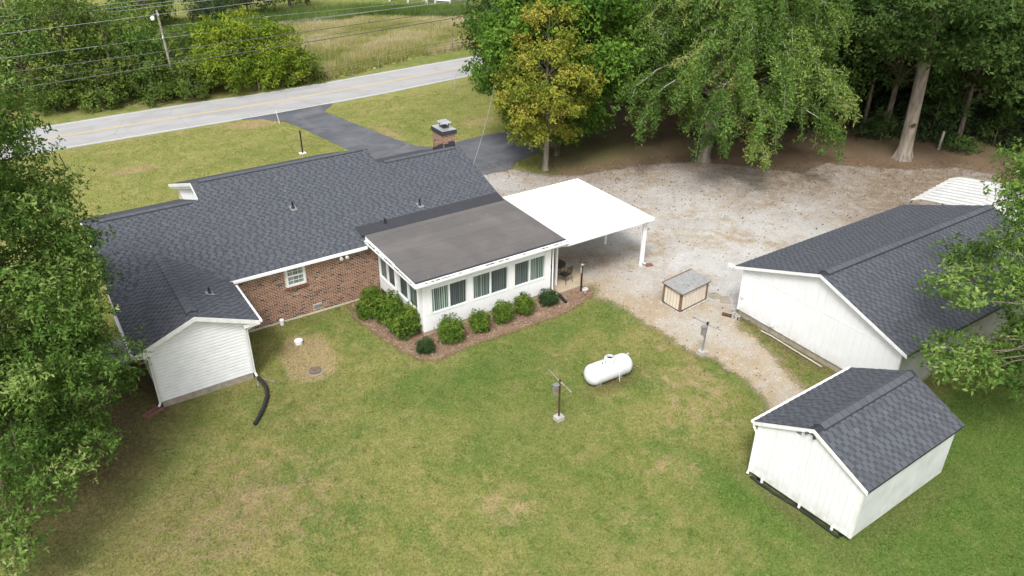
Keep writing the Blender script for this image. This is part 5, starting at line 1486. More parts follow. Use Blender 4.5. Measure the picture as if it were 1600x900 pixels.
def make_tree(name, label, base, trunk, clumps, leaf, mat, bark='bark', group=None, cat="tree", density=90, k=6, droop=0.0, up=.5, twigs=0, limbs=True, rz=0, width=.42, shell=2.4, tintvar=.16, twig_mat=None, seed=1, smin=.6, limb_r=1.0):
    """trunk: [(x,y,z,r)...] local to base; clumps: [(x,y,z,rx,ry,rz)...] local"""
    rng = np.random.default_rng(seed); rg_ = random.Random(seed)
    t = thing(name, label, cat, base, group, rz)
    ORG[t.name] = Vector((0, 0, 0))                      # everything below is built in the tree's own frame
    if trunk:
        tm = MB(); tm.tube([p[:3] for p in trunk], [p[3] for p in trunk], 12)
        if limbs:
            zs = [p[2] for p in trunk]
            for c in clumps:
                want = max(zs[0] + .25 * (zs[-1] - zs[0]), c[2] - .55 * math.hypot(c[0], c[1]) - .3)
                want = min(want, zs[-1])
                i = max(j for j in range(len(zs)) if zs[j] <= want + 1e-6); i = min(i, len(zs) - 2)
                f = (want - zs[i]) / max(zs[i + 1] - zs[i], 1e-6)
                a = Vector(trunk[i][:3]).lerp(Vector(trunk[i + 1][:3]), f); r0 = (trunk[i][3] * (1 - f) + trunk[i + 1][3] * f) * .38
                d_ = (Vector(c[:3]) - a).length
                limb(tm, a, c[:3], min(max(.02, r0 * limb_r), .03 + .022 * d_), .012, sag=.10 * d_, rg=rg_)
        tm.build("trunk", M[bark], t)
    Vs = []; Fs = []; Ts = []; off = 0
    for ci, c in enumerate(clumps):
        r = np.array(c[3:6]); area = (r[0] * r[1] + r[0] * r[2] + r[1] * r[2]) / 3
        n = max(8, int(density * area))
        P, U = fill_clump(c[:3], r, n, rng, shell)
        out = np.column_stack([P[:, 0], P[:, 1], np.zeros(n)]); out = unit(out + 1e-6)
        D = unit(U * .6 + out * .35 + np.array([[0, 0, up - droop]]) + rng.normal(0, .3, (n, 3)))
        V, F = leaf_sprays(P, D, k, leaf, rng=rng, width=width, fwd=.35 + droop * .3)
        ct = rng.normal(.5, tintvar) + c[6] if len(c) > 6 else rng.normal(.5, tintvar)
        sp = ct + rng.normal(0, .15, n) + U[:, 2] * .12  # upper side of each clump tinted lighter, painting in light from above
        T = np.repeat(sp, k) + rng.normal(0, .09, n * k)
        Vs.append(V); Fs.append(F + off); Ts.append(T); off += len(V)
    np_mesh("crown", np.concatenate(Vs), np.concatenate(Fs), M[mat], np.clip(np.concatenate(Ts), 0, 1), t)
    return t


def env_clumps(n, prof, z0, z1, r, flat=.8, seed=1, inner=.35, off=(0, 0), rjit=.3):
    """clump centres spread through a crown envelope prof(t)=radius at height fraction t"""
    rg_ = random.Random(seed); out = []
    tries = 0
    while len(out) < n and tries < n * 60:
        tries += 1
        t = rg_.random(); R_ = prof(t)
        if rg_.random() > (R_ / max(prof(x / 10) for x in range(11))) ** 1.2 + .08: continue
        rr_ = R_ * (inner + (1 - inner) * math.sqrt(rg_.random())); a = rg_.uniform(0, 6.283)
        q = (off[0] + rr_ * math.cos(a), off[1] + rr_ * math.sin(a), z0 + (z1 - z0) * t)
        s = r * rg_.uniform(1 - rjit, 1 + rjit)
        if any((q[0] - o[0]) ** 2 + (q[1] - o[1]) ** 2 + ((q[2] - o[2]) / flat) ** 2 < (.62 * (s + o[3])) ** 2 * .55 for o in out): continue
        out.append((*q, s, s, s * flat))
    return out


# --- near oak on the left
def oak_prof(t):
    return float(np.interp(t, (0, .06, .25, .45, .7, .9, 1), (2.8, 3.5, 4.2, 4.1, 2.9, 2.0, .8)))
cl = env_clumps(235, oak_prof, 1.3, 14.3, .92, .72, 5, .22)
cl += [(1.0, -.7, 14.7, .8, .8, .7), (1.8, -1.1, 13.9, .9, .9, .8), (2.5, -1.4, 12.9, .9, .9, .8), (.4, -.4, 14.2, .9, .9, .8), (2.9, -1.0, 11.8, .9, .9, .8), (1.6, -1.8, 12.6, .9, .9, .8)]
cl += [(-.2, -5.8, 2.2, .8, .8, .6), (.6, -5.0, 2.5, .85, .85, .65), (1.5, -4.3, 2.5, .8, .8, .6), (.5, -3.9, 3.5, .9, .9, .7), (-.9, -5.2, 2.7, .9, .9, .7), (-1.3, -4.6, 3.4, .9, .9, .7), (-.3, -6.3, 1.8, .6, .6, .5), (-1.2, -6.0, 2.2, .7, .7, .5), (2.4, -3.4, 2.4, .75, .75, .55), (1.2, -3.2, 3.2, .85, .85, .65)]
make_tree("oak_tree", "large leafy green oak with lobed leaves covering the left wing of the house", (-2.7, 25.8, 0),
          [(0, 0, 0, .42), (.05, 0, .3, .32), (.1, .05, 3, .27), (0, .1, 6, .2), (.05, 0, 9, .12), (0, 0, 13.6, .04)],
          cl, .155, 'leaf_oak', density=180, k=6, up=.45, seed=5, width=.38, limb_r=.28)
# --- oak reaching in from the right
cl = [(-4.91, 2.83, 6.00, 0.53, 0.53, 0.37), (-2.93, 3.21, 5.60, 0.66, 0.66, 0.46), (-0.93, 3.65, 5.60, 0.61, 0.61, 0.42), (-1.16, 3.01, 6.32, 0.69, 0.69, 0.48), (0.62, 3.24, 6.08, 0.69, 0.69, 0.48), (-2.63, 2.48, 5.60, 0.53, 0.53, 0.37), (-2.71, 1.76, 6.32, 0.53, 0.53, 0.37), (-5.55, 1.63, 6.24, 0.53, 0.53, 0.37), (-3.56, 1.46, 6.00, 0.66, 0.66, 0.46), (-1.52, 1.77, 5.60, 0.61, 0.61, 0.42), (-2.13, 3.79, 6.00, 0.66, 0.66, 0.46), (-0.59, 3.60, 9.32, 0.61, 0.61, 0.43), (-3.02, 2.39, 9.00, 0.61, 0.61, 0.43), (-3.25, 1.85, 8.60, 0.59, 0.59, 0.41), (0.13, 3.57, 8.60, 0.59, 0.59, 0.41), (-4.60, 2.44, 3.40, 0.54, 0.54, 0.37), (-3.23, 2.61, 3.40, 0.54, 0.54, 0.37), (-4.75, 1.25, 4.04, 0.66, 0.66, 0.46), (-2.49, 1.65, 3.40, 0.61, 0.61, 0.43), (-1.14, 1.65, 3.40, 0.51, 0.51, 0.36), (-2.91, 0.99, 3.40, 0.64, 0.64, 0.45), (-2.44, 0.60, 3.56, 0.54, 0.54, 0.37), (-5.35, 1.24, 3.72, 0.64, 0.64, 0.45), (-5.05, 0.61, 3.88, 0.51, 0.51, 0.36), (-3.66, 0.17, 3.40, 0.66, 0.66, 0.46), (-5.64, 1.63, 3.80, 0.56, 0.56, 0.39)]
cl += [(.2, 2.6, 6.6, .8, .8, .6), (.6, 2.2, 5.6, .8, .8, .6), (-.2, 1.9, 5.4, .7, .7, .5), (-1.0, .9, 3.5, .8, .8, .6), (-1.6, .3, 3.3, .8, .8, .6), (-.6, 1.6, 3.8, .7, .7, .5), (-2.2, -.4, 3.2, .7, .7, .5), (.5, 3.1, 8.0, .7, .7, .5), (.3, 3.3, 7.3, .7, .7, .5)]
rg2 = random.Random(4)
for i in range(46):                                      # the part of the crown outside the frame
    a = rg2.uniform(-2.2, 1.7); r_ = rg2.uniform(1.2, 5.0); q_ = (r_ * math.cos(a), r_ * math.sin(a), rg2.uniform(3.5, 11))
    if q_[0] * .8336 - q_[1] * .5524 > .6: cl.append((*q_, 1.2, 1.2, .9))
make_tree("oak_tree", "green oak reaching in from the right edge over the garage roof", (29.0, 8.1, 0),
          [(1.6, -1.2, 0, .45), (1.6, -1.2, .4, .33), (1.4, -1.0, 3, .28), (1.3, -.8, 6, .22), (1.2, -.8, 9, .13), (1.2, -.8, 11, .04)],
          [(*c[:3], c[3] * 1.2, c[4] * 1.2, c[5] * 1.2) for c in cl], .19, 'leaf_oak', density=135, k=6, up=.45, seed=8, width=.40, limb_r=.55)
# --- yellowing maple by the driveway
ym = lambda t: 3.15 * (.55 + 1.6 * t if t < .28 else 1.0 - .75 * ((t - .28) / .72) ** 1.6)
cl = env_clumps(92, ym, 2.3, 10.2, .78, .75, 9, .30)
make_tree("maple_tree", "yellow and golden leaved maple standing at the gravel edge by the driveway", (28.41, 39.04, 0),
          [(0, 0, 0, .28), (0, 0, .25, .20), (.1, .05, 2.2, .17), (0, .1, 5, .12), (0, 0, 9.5, .04)], cl, .19, 'leaf_yellow', 'pale_bark', density=140, k=6, up=.6, seed=9, width=.5)
# --- green maple behind it
gm = lambda t: 5.4 * (.55 + 1.5 * t if t < .3 else 1.0 - .72 * ((t - .3) / .7) ** 1.8)
cl = env_clumps(130, gm, 2.0, 14.5, 1.15, .75, 12, .35)
make_tree("maple_tree", "dense bright green maple right behind the yellow one", (31.6, 42.4, 0),
          [(0, 0, 0, .34), (0, 0, .3, .25), (.1, 0, 3, .22), (0, .1, 7, .16), (0, 0, 13, .05)], cl, .28, 'leaf_maple', density=64, k=6, up=.5, seed=12, width=.5)


# --- drooping tree: hanging strands of fine leaves on silvery branches
def make_weeper(base, label):
    rng = np.random.default_rng(17); rg_ = random.Random(17)
    t = thing("weeping_tree", label, "tree", base); ORG[t.name] = Vector((0, 0, 0))
    tm = MB(); tr_ = [(0, 0, 0, .55), (0, 0, .35, .38), (.1, -.1, 2.5, .33), (.3, -.2, 6, .28), (.3, -.3, 9, .20), (.4, -.3, 13, .08)]
    tm.tube([p[:3] for p in tr_], [p[3] for p in tr_], 12)
    tm.build("trunk", M['pale_bark'], t)
    br_ = MB(); Ps = []; Ds = []; Tt = []
    for i in range(128):
        a = rg_.uniform(0, 6.283)
        z0 = rg_.uniform(3.0, 12.5)
        Rm = 7.6 * (1.0 - .55 * max(0, (z0 - 5) / 8.5) ** 1.4)
        Rr = Rm * rg_.uniform(.55, 1.0)
        A = Vector((.2 + .1 * math.cos(a), -.2, z0)); rise_ = rg_.uniform(.6, 2.4)
        ln = rg_.uniform(1.0, 3.2) * (.7 + .5 * (z0 > 5))
        # branch rises outward, then hangs
        pts = []
        for j in range(8):
            s = j / 7
            r_ = Rr * (1 - (1 - s) ** 1.5); z = z0 + rise_ * math.sin(min(s * 1.7, 1.0) * math.pi * .62) - ln * max(0, s - .45) ** 1.5 * 1.7
            aa = a + .22 * math.sin(i) * s
            pts.append(Vector((.4 + .8 * s + r_ * math.cos(aa), -.3 - .6 * s + r_ * math.sin(aa), max(z, 1.5))) + Vector((rg_.gauss(0, .08), rg_.gauss(0, .08), 0)))
        br_.tube(pts, [.075 - .062 * (j / 7) for j in range(8)], 5, rg_.random(), caps=False)
        ct = rg_.gauss(.5, .19)
        # sub strands
        for q in range(rg_.randint(9, 13)):
            s = rg_.uniform(.30, 1.0); f = s * 7; j = min(int(f), 6); P0 = pts[j].lerp(pts[j + 1], f - j)
            d = Vector((math.cos(a + rg_.gauss(0, .9)), math.sin(a + rg_.gauss(0, .9)), rg_.uniform(-.2, .35))); hl = rg_.uniform(.5, 1.4); hv = rg_.uniform(.4, 1.9) * (.6 + .7 * s) * (1.7 if rg_.random() < .12 else 1)
            sp_ = []
            for jj in range(6):
                u = jj / 5
                sp_.append(P0 + d * hl * (1 - (1 - u) ** 2) - Vector((0, 0, hv * u ** 1.8)) + Vector((rg_.gauss(0, .05), rg_.gauss(0, .05), 0)))
            if min(p.z for p in sp_) < (1.9 if rg_.random() < .9 else .9): continue
            if rg_.random() < .5: br_.tube(sp_, [.03, .027, .022, .017, .012, .007], 4, rg_.random(), caps=False)
            n = int(30 * (hv + hl))
            us = rng.uniform(.02, 1, n) * 5; jj = np.minimum(us.astype(int), 4); fr_ = (us - jj)[:, None]
            SP_ = np.array([tuple(p) for p in sp_]); Q = SP_[jj] * (1 - fr_) + SP_[jj + 1] * fr_ + rng.normal(0, .12, (n, 3))
            Ps.append(Q); Ds.append(unit(np.array([[math.cos(a) * .5, math.sin(a) * .5, -.15]]) + rng.normal(0, .6, (n, 3)))); Tt.append(np.full(n, ct + rg_.gauss(0, .13)))
    br_.build("branches", M['twig'], t)
    P = np.concatenate(Ps); D = np.concatenate(Ds); T = np.concatenate(Tt)
    V, F = leaf_sprays(P, D, 3, .21, .9, .1, .34, .6, rng)
    np_mesh("crown", V, F, M['leaf_willow'], np.clip(np.repeat(T, 3) + rng.normal(0, .12, len(P) * 3), 0, 1), t)
make_weeper((38.4, 34.7, 0), "broad weeping tree with hanging green strands and silvery branches over the gravel edge")

# --- big straight trunk at the forest edge
bt_ = thing("tall_tree", "tall forest edge tree with a thick bare pale trunk and a knot hole", "tree", (50.1, 27.67, 0)); ORG[bt_.name] = Vector((0, 0, 0))
tm = MB()
tr_ = [(0, 0, -.05, .66), (0, 0, .25, .55), (0, 0, .8, .47), (-.04, .02, 2.0, .425), (-.12, .05, 4.2, .40), (-.24, .1, 7.0, .38), (-.4, .15, 10, .33), (-.5, .2, 16, .15)]
tm.tube([p[:3] for p in tr_], [p[3] for p in tr_], 16)
for k in range(6):
    a = k * 1.05 + .3
    tm.tube([(math.cos(a) * .36, math.sin(a) * .36, .75), (math.cos(a) * .50, math.sin(a) * .50, .22), (math.cos(a) * .74, math.sin(a) * .74, -.06)], [.11, .16, .08], 7)
for a, z, l in ((2.4, 8.2, 4.2), (5.6, 8.6, 4.0), (3.9, 9.4, 4.6), (1.0, 9.8, 4.0), (4.8, 10.5, 4.2)):
    limb(tm, (-.3, .1, z), (-.3 + l * math.cos(a), .1 + l * math.sin(a), z + 1.4), .15, .05, .5)
tk = tm.build("trunk", M['pale_bark'], bt_)
hd = Vector((-.5524, -.8336, 0)); kc = Vector((-.07, .03, 2.45)) + hd * .42
MB().tube([kc - hd * .06, kc + hd * .03], [.24, .20], 14, caps=False).build("knot_rim", M['pale_bark'], tk)
MB().tube([kc - hd * .05, kc + hd * .012], [.15, .13], 12).build("knot_hole", M['hollow_shade'], tk)
cl = env_clumps(70, lambda t: 6.0 * (.75 + .5 * t if t < .5 else 1 - .6 * (t - .5)), 8.0, 16, 1.5, .7, 33, .3) + [(-1.6, -1.2, 7.4, 1.3, 1.1, .8), (1.2, -2.0, 7.6, 1.3, 1.2, .8), (2.8, .2, 7.2, 1.2, 1.2, .8), (-2.8, .6, 7.9, 1.4, 1.3, .9)]
Vs = []; Fs = []; Ts = []; off = 0
rng = np.random.default_rng(33)
for c in cl:
    n = int(42 * c[3] * c[4]); P, U = fill_clump(c[:3], c[3:6], n, rng)
    V, F = leaf_sprays(P, unit(U * .6 + [[0, 0, .45]] + rng.normal(0, .3, (n, 3))), 6, .30, rng=rng)
    Vs.append(V); Fs.append(F + off); off += len(V); Ts.append(np.repeat(rng.normal(.5, .15) + rng.normal(0, .15, n), 6))
np_mesh("crown", np.concatenate(Vs), np.concatenate(Fs), M['leaf_forest'], np.clip(np.concatenate(Ts), 0, 1), bt_)

# --- forest behind: three built kinds, copied with their own size and turn
kinds = []
for i, (h, r_, n, lo) in enumerate(((15, 4.6, 52, 3.2), (17, 5.2, 60, 4.2), (13, 4.0, 46, 2.2))):
    cl = env_clumps(n, lambda t, r_=r_: r_ * (.6 + 1.1 * t if t < .35 else 1 - .7 * ((t - .35) / .65) ** 1.7), lo, h, 1.45, .75, 50 + i, .3)
    tt = make_tree("forest_tree", "", (0, 0, 0), [(0, 0, 0, .34), (0, 0, .3, .25), (.1, 0, 4, .20), (.1, .1, 9, .13), (0, 0, h * .95, .04)], cl, .34, 'leaf_forest', 'bark', density=26, k=6, seed=50 + i)
    kinds.append(tt)
FT = [  # kind, x, y, scale, turn, label
    (0, 41.5, 44.5, .95, .3, "dark green forest tree filling the gap between the green maple and the weeping tree"),
    (1, 45.5, 41.5, 1.0, 1.1, "tall forest tree directly behind the weeping tree crown"),
    (2, 46.8, 37.2, 1.0, 2.0, "lower forest tree tucked behind the right side of the weeping tree"),
    (0, 50.5, 34.5, 1.0, 4.0, "dark forest tree standing left of the thick pale trunk"),
    (1, 53.5, 31.5, .95, 5.0, "dark forest tree close behind the thick pale trunk"),
    (2, 58.0, 28.6, 1.1, .9, "dark forest tree to the right of the thick pale trunk"),
    (0, 58.6, 23.2, 1.0, 2.7, "leafy forest tree at the far right edge with hanging outer branches"),
    (1, 61.0, 19.0, 1.0, 3.6, "forest tree at the right edge behind the metal canopy"),
    (1, 37.5, 50.5, .95, 3.0, "forest tree behind the green maple on the driveway loop"),
    (0, 43.0, 50.0, 1.05, 5.5, None), (2, 47.5, 46.5, 1.15, .5, None), (1, 51.5, 41.5, 1.05, 1.9, None), (0, 55.5, 37.0, 1.1, 2.9, None), (1, 60.0, 33.5, 1.05, 4.4, None),
    (0, 64.0, 28.5, 1.1, .2, None), (1, 66.5, 23.0, 1.1, 3.3, None), (2, 50.0, 52.0, 1.2, 1.2, None), (0, 56.0, 46.5, 1.2, 2.2, None), (1, 61.5, 41.0, 1.15, .8, None), (0, 67.0, 35.0, 1.2, 4.9, None), (2, 36.5, 56.0, 1.0, 2.5, None),
    (1, 43.0, 58.0, 1.0, 3.7, None), (0, 71.0, 29.0, 1.2, 5.8, None)]
used = set()
for kd, x, y, s, a, lab in FT:
    src = kinds[kd]
    o = src if kd not in used else copy_tree(src)
    used.add(kd)
    o.location = (x, y, 0); o.rotation_euler = (0, 0, a); o.scale = (s, s, s)
    o["label"] = lab or "dark green forest tree deep in the wood behind the front row"
    o["category"] = "tree"; o["group"] = "dark forest trees at the back right"
# slim bare trunks seen in the dark wood
for i, (x, y, h, r_, lab) in enumerate(((56.2, 27.4, 6.5, .16, "slim grey bare trunk right of the thick pale trunk"), (52.6, 32.6, 7.0, .13, "slim dark trunk left of the thick pale trunk"), (44.8, 37.2, 7.0, .15, "dark trunk in the shade right of the weeping tree"), (30.6, 40.75, 3.2, .17, "short dark trunk in the shade behind the yellow maple"))):
    tag(MB().tube([(x, y, 0), (x + .1, y + .1, h * .5), (x + .35, y + .2, h)], [r_ * 1.3, r_, r_ * .7], 8).build("bare_trunk", M['bark']), lab, "trunk")
tag(MB().tube([(53.9, 27.4, 0), (54.0, 27.4, 1.3)], .09, 8).build("old_post", M['pale_pole']), "pale wooden post in the undergrowth right of the thick trunk", "post")
# understorey: rounded masses of dull leaves, and a few young trees
ul = thing("undergrowth", "dull dark undergrowth filling the floor of the wood", "undergrowth", (55, 32, 0)); ul["kind"] = "stuff"; ORG[ul.name] = Vector((0, 0, 0)); ul.location = (0, 0, 0)
Vs = []; Fs = []; Ts = []; off = 0; rng = np.random.default_rng(71); rg_ = random.Random(71)
edge_line = [(41.5, 46.5), (46.2, 38.6), (49.8, 34.2), (52.8, 30.4), (56.8, 26.2), (60.5, 20.0)]
for i in range(150):
    j = rg_.randint(0, len(edge_line) - 2); f = rg_.random()
    x = edge_line[j][0] * (1 - f) + edge_line[j + 1][0] * f; y = edge_line[j][1] * (1 - f) + edge_line[j + 1][1] * f
    d_ = rg_.random() ** .8 * 12; x += .72 * d_ + rg_.gauss(0, .5); y += .60 * d_ + rg_.gauss(0, .5)
    h = rg_.uniform(.6, 1.6) + d_ * .22
    r_ = np.array([rg_.uniform(.9, 1.7), rg_.uniform(.9, 1.7), h * .62])
    n = int(30 * (r_[0] * r_[2] + r_[0] * r_[1])); P, U = fill_clump((x, y, h * .5), r_, n, rng, 2.0); P[:, 2] = np.abs(P[:, 2])
    V, F = leaf_sprays(P, unit(U * .5 + [[0, 0, .5]] + rng.normal(0, .3, (n, 3))), 5, .24, rng=rng)
    Vs.append(V); Fs.append(F + off); off += len(V); Ts.append(np.repeat(rng.normal(.45, .2) + rng.normal(0, .15, n), 5))
um = np_mesh("undergrowth_leaves", np.concatenate(Vs), np.concatenate(Fs), M['leaf_under'], np.clip(np.concatenate(Ts), 0, 1), ul); um["kind"] = "stuff"
for x, y, h, r_, lab in ((52.0, 30.7, 2.2, 1.0, "small bright green sapling left of the thick pale trunk"), (58.0, 25.8, 2.6, 1.3, "pale green young bush right of the thick trunk"), (54.8, 26.3, .9, 1.2, "low bright green bush at the foot of the wood"), (60, 22.0, 2.8, 1.5, "leafy young tree behind the metal canopy"), (55.8, 29.2, 4.2, 1.6, "feathery dark cedar sapling in the wood behind the pale post")):
    cl = env_clumps(9, lambda t, r_=r_: r_ * (1 - .6 * t), .3, h, .55, .7, int(x * 10), .1)
    make_tree("young_tree", lab, (x, y, 0), [(0, 0, 0, .05), (0, 0, h, .015)], cl, .20, 'leaf_forest', density=70, k=6, seed=int(x * 7))

# --- hedgerow and trees beyond the road
HT = [(2.0, 73.0, 9.5, 2.9, "leafy hedgerow tree at the far left behind the near oak"), (5.2, 71.6, 8.6, 2.6, "dark hedgerow tree left of centre over the grass verge"), (8.1, 71.0, 6.9, 2.4, "mid green hedgerow tree two along from the utility pole"),
      (10.3, 70.8, 5.4, 2.0, "hedgerow tree just left of the utility pole"), (13.8, 71.6, 4.2, 1.9, "pale green hedgerow tree just right of the utility pole"), (-1.6, 74.5, 9.5, 3.0, "hedgerow tree mostly hidden at the left border"),
      (3.4, 79.0, 11.5, 3.4, None), (7.5, 78.5, 8.8, 3.2, None), (11.2, 78.0, 5.2, 2.6, None), (-1.5, 81, 12, 3.6, None), (15.8, 78.5, 3.2, 2.0, None), (6.0, 85.0, 11, 3.4, None), (11.5, 85.5, 5.0, 3.0, None)]
for i, (x, y, h, r_, lab) in enumerate(HT):
    cl = env_clumps(int(13 * r_), lambda t, r_=r_: r_ * (.85 + .4 * t if t < .35 else 1 - .65 * ((t - .35) / .65) ** 1.5), .5, h, 1.0, .8, 80 + i, .3)
    make_tree("hedgerow_tree", lab or "hedgerow tree in the second row behind the roadside trees", (x, y, 0), [(0, 0, 0, .2), (.05, 0, h * .5, .13), (0, 0, h * .95, .03)], cl, .30, 'leaf_hedge' if i % 3 else 'leaf_oak', density=34 if i < 6 else 26, k=6, seed=80 + i,
              group="hedgerow trees across the road", bark='bark')
for i, (x, y, h, r_, mt, lab) in enumerate(((17.4, 69.6, 5.7, 4.0, 'leaf_lime', "big rounded yellow green tree on the road verge right of the pole"), (20.6, 69.0, 5.0, 3.1, 'leaf_lime', "yellow green tree joined to the right of the rounded one, next to the meadow"),
                                       (22.6, 67.9, 2.6, 1.7, 'leaf_hedge', "low green bush at the meadow corner by the road"), (13.3, 68.2, 3.0, 2.0, 'leaf_hedge', "bluish green bush at the foot of the utility pole"),
                                       (10.6, 68.7, 2.8, 1.6, 'leaf_hedge', "leafy bush under the hedgerow left of the pole"), (6.6, 69.3, 2.5, 1.6, 'leaf_hedge', "leafy bush under the hedgerow above the verge"), (3.4, 70.3, 2.7, 1.7, 'leaf_hedge', "leafy bush at the left end of the verge"))):
    cl = env_clumps(int((21 if 'lime' in mt else 12) * r_ * (1 if h > 4 else .8)), lambda t, r_=r_: r_ * (.8 + .6 * t if t < .35 else 1 - .6 * ((t - .35) / .65) ** 1.6), .3, h, .85, .75, 120 + i, .3)
    make_tree("roadside_bush" if h < 4 else "roadside_tree", lab, (x, y, 0), [(0, 0, 0, .16), (0, 0, h * .6, .09), (0, 0, h * .9, .03)], cl, .25, mt, density=66, k=6, seed=120 + i, cat="bush" if h < 4 else "tree")
cl = env_clumps(26, lambda t: 1.9 * (1 - t) + .25, .3, 8.0, .75, .9, 140, .2)
make_tree("cedar_tree", "dark conical cedar far beyond the road at the top edge", (21.8, 95.0, 0), [(0, 0, 0, .18), (0, 0, 7.5, .03)], cl, .22, 'leaf_cedar', density=70, k=5, seed=140)
for i, (x, y, h, r_, lab) in enumerate(((27.2, 98.5, 7.0, 3.6, "dark rounded tree at the top edge beyond the weeds"), (33.5, 101.5, 6.5, 3.8, "second dark rounded tree at the top edge, further right"), (52.2, 96.5, 7.5, 3.0, "shady tree at the top edge beside the white fence"), (58.5, 96.0, 8.0, 3.4, "tree at the top edge right of the white fence"), (24.5, 106, 8, 3.6, "tall dark tree far behind the conical cedar"), (15.5, 97, 5.0, 3.2, "rounded far tree left of the conical cedar"))):
    cl = env_clumps(int(11 * r_), lambda t, r_=r_: r_ * (.75 + .7 * t if t < .35 else 1 - .6 * ((t - .35) / .65) ** 1.6), 1.4, h, 1.05, .75, 150 + i, .3)
    make_tree("field_tree", lab, (x, y, 0), [(0, 0, 0, .24), (0, 0, h * .5, .15), (0, 0, h * .9, .04)], cl, .32, 'leaf_hedge' if i in (3, 5) else 'leaf_forest', density=32, k=6, seed=150 + i)


# --- tall grass of the meadow and the weeds behind it
def blades(name, P, h, wid, mat, tint, lean=.35, k=5):
    n = len(P); rng = np.random.default_rng(len(name))
    base = np.repeat(P, k, 0) + np.column_stack([rng.normal(0, .10, (n * k, 2)), np.zeros(n * k)])
    d = rng.uniform(0, 6.283, n * k); ln = rng.uniform(.1, 1, n * k) * lean
    hh = np.repeat(h, k) * rng.uniform(.6, 1.1, n * k)
    top = base + np.column_stack([np.cos(d) * ln * hh, np.sin(d) * ln * hh, hh])
    d2 = rng.uniform(0, 6.283, n * k); s = np.column_stack([np.cos(d2), np.sin(d2), np.zeros(n * k)]) * wid
    V = np.stack([base - s, base + s, top], 1).reshape(-1, 3); F = np.arange(n * k * 3).reshape(-1, 3)
    o = np_mesh(name, V, F, mat, np.clip(np.repeat(tint, k) + rng.normal(0, .14, n * k), 0, 1)); o["kind"] = "stuff"
    return o
MEADOW = [(17.5, 67.6), (24.8, 67.3), (27.3, 67.85), (30.4, 68.95), (33.4, 70.0), (36.6, 70.75), (42, 71.4), (50, 73), (62, 76), (62, 84), (50, 91), (42, 97), (30, 100), (14, 101), (14, 76)]
mm = NT('dry meadow ground'); p = mm.pos()
c = mm.mix(mm.rng(mm.noise(p, .25, 4), .35, .65), (0.20, 0.22, 0.06), (0.38, 0.34, 0.15))
M['meadow_ground'] = mm.done(edged(mm, mm.bsdf(c, .95, .1), .3, .2, .3))
sheet("meadow", MEADOW, .006, .6, .6, M['meadow_ground'])
rng = np.random.default_rng(5)
P = rng.uniform((14, 67), (62, 100), (52000, 2)); P = P[inside_dist(P, MEADOW) > .05]
fld = np.sin(P[:, 0] * .32 + 1.3 * np.sin(P[:, 1] * .21)) * np.sin(P[:, 1] * .47 + .8 * np.sin(P[:, 0] * .27)) + .5 * np.sin(P[:, 0] * 1.1) * np.sin(P[:, 1] * 1.3)
wy = 91.0 + .22 * (40 - P[:, 0]).clip(0, 20) * .5 - .62 * (P[:, 0] - 41).clip(0, 30) + 1.0 * np.sin(P[:, 0] * .5)
ok_ = P[:, 1] < wy + 6.5; P = P[ok_]; fld = fld[ok_]; wy = wy[ok_]
weed = (P[:, 1] > wy) | ((P[:, 0] < 23.0 + .6 * np.sin(P[:, 1])) & (P[:, 1] > 76))
g = P[~weed]; tf_ = fld[~weed]
blades("meadow_grass", np.column_stack([g, np.zeros(len(g))]), .42 + .18 * np.clip(tf_, -1, 1) + rng.uniform(0, .2, len(g)), .035, M['meadow_blade'], np.clip(.50 + .32 * tf_ + rng.normal(0, .12, len(g)) + .10 * (g[:, 1] > 77), 0, 1))
g = P[weed]
blades("tall_weeds", np.column_stack([g, np.zeros(len(g))]), .6 + rng.uniform(0, .8, len(g)), .05, M['weed_blade'], np.clip(.45 + .25 * fld[weed], 0, 1), .25, 6)

# --- shrubs round the sunroom: three built kinds, then copies
def shrub_proto(seed, r_, h, mt, k):
    rg_ = random.Random(seed); cl = [(0, 0, h * .50, r_ * .86, r_ * .86, h * .50)] * 2
    for i in range(11):
        a = i * 2.4; z = h * (.22 + .66 * (i / 10)); rr_ = r_ * .62 * math.sqrt(max(.15, 1 - ((z / h - .45) / .62) ** 2))
        cl.append((rr_ * math.cos(a), rr_ * math.sin(a), z, r_ * .36, r_ * .36, r_ * .34))
    return make_tree("garden_shrub", "", (0, 0, 0), [(0, 0, 0, .05), (0, 0, h * .5, .03)], cl, .075, mt, density=1000, k=6, up=.7, seed=seed, cat="shrub", width=.46, shell=4, tintvar=.12)
pr = [shrub_proto(201, .62, 1.10, 'leaf_shrub', 6), shrub_proto(202, .60, 1.02, 'leaf_shrub', 6), shrub_proto(203, .55, .80, 'leaf_dark_shrub', 6)]
SH = [(0, 11.72, 29.25, .82, 0, "light green shrub nearest the brick wall beside the sunroom"), (1, 11.15, 28.45, .95, 1.2, "shrub on the outer side of the clump left of the sunroom"), (0, 11.75, 27.55, 1.18, 2.2, "large green shrub in the middle of the clump left of the sunroom"),
      (1, 11.95, 26.30, 1.30, 4.1, "largest dark green shrub at the front corner of the sunroom"), (2, 11.98, 24.55, .72, .5, "small dark shrub alone on the mulch ahead of the sunroom corner"),
      (0, 13.30, 24.72, 1.00, 3.0, "rounded shrub first from the corner under the sunroom front windows"), (1, 14.76, 24.80, .90, 5.2, "rounded shrub second from the corner under the sunroom front windows"),
      (0, 16.0, 24.86, .86, 1.0, "rounded shrub third from the corner under the sunroom front windows"), (1, 17.18, 24.92, .86, 2.4, "rounded shrub fourth from the corner under the sunroom front windows"), (2, 18.58, 24.98, .88, 3.3, "low dark green shrub at the patio end of the mulch bed")]
used = set()
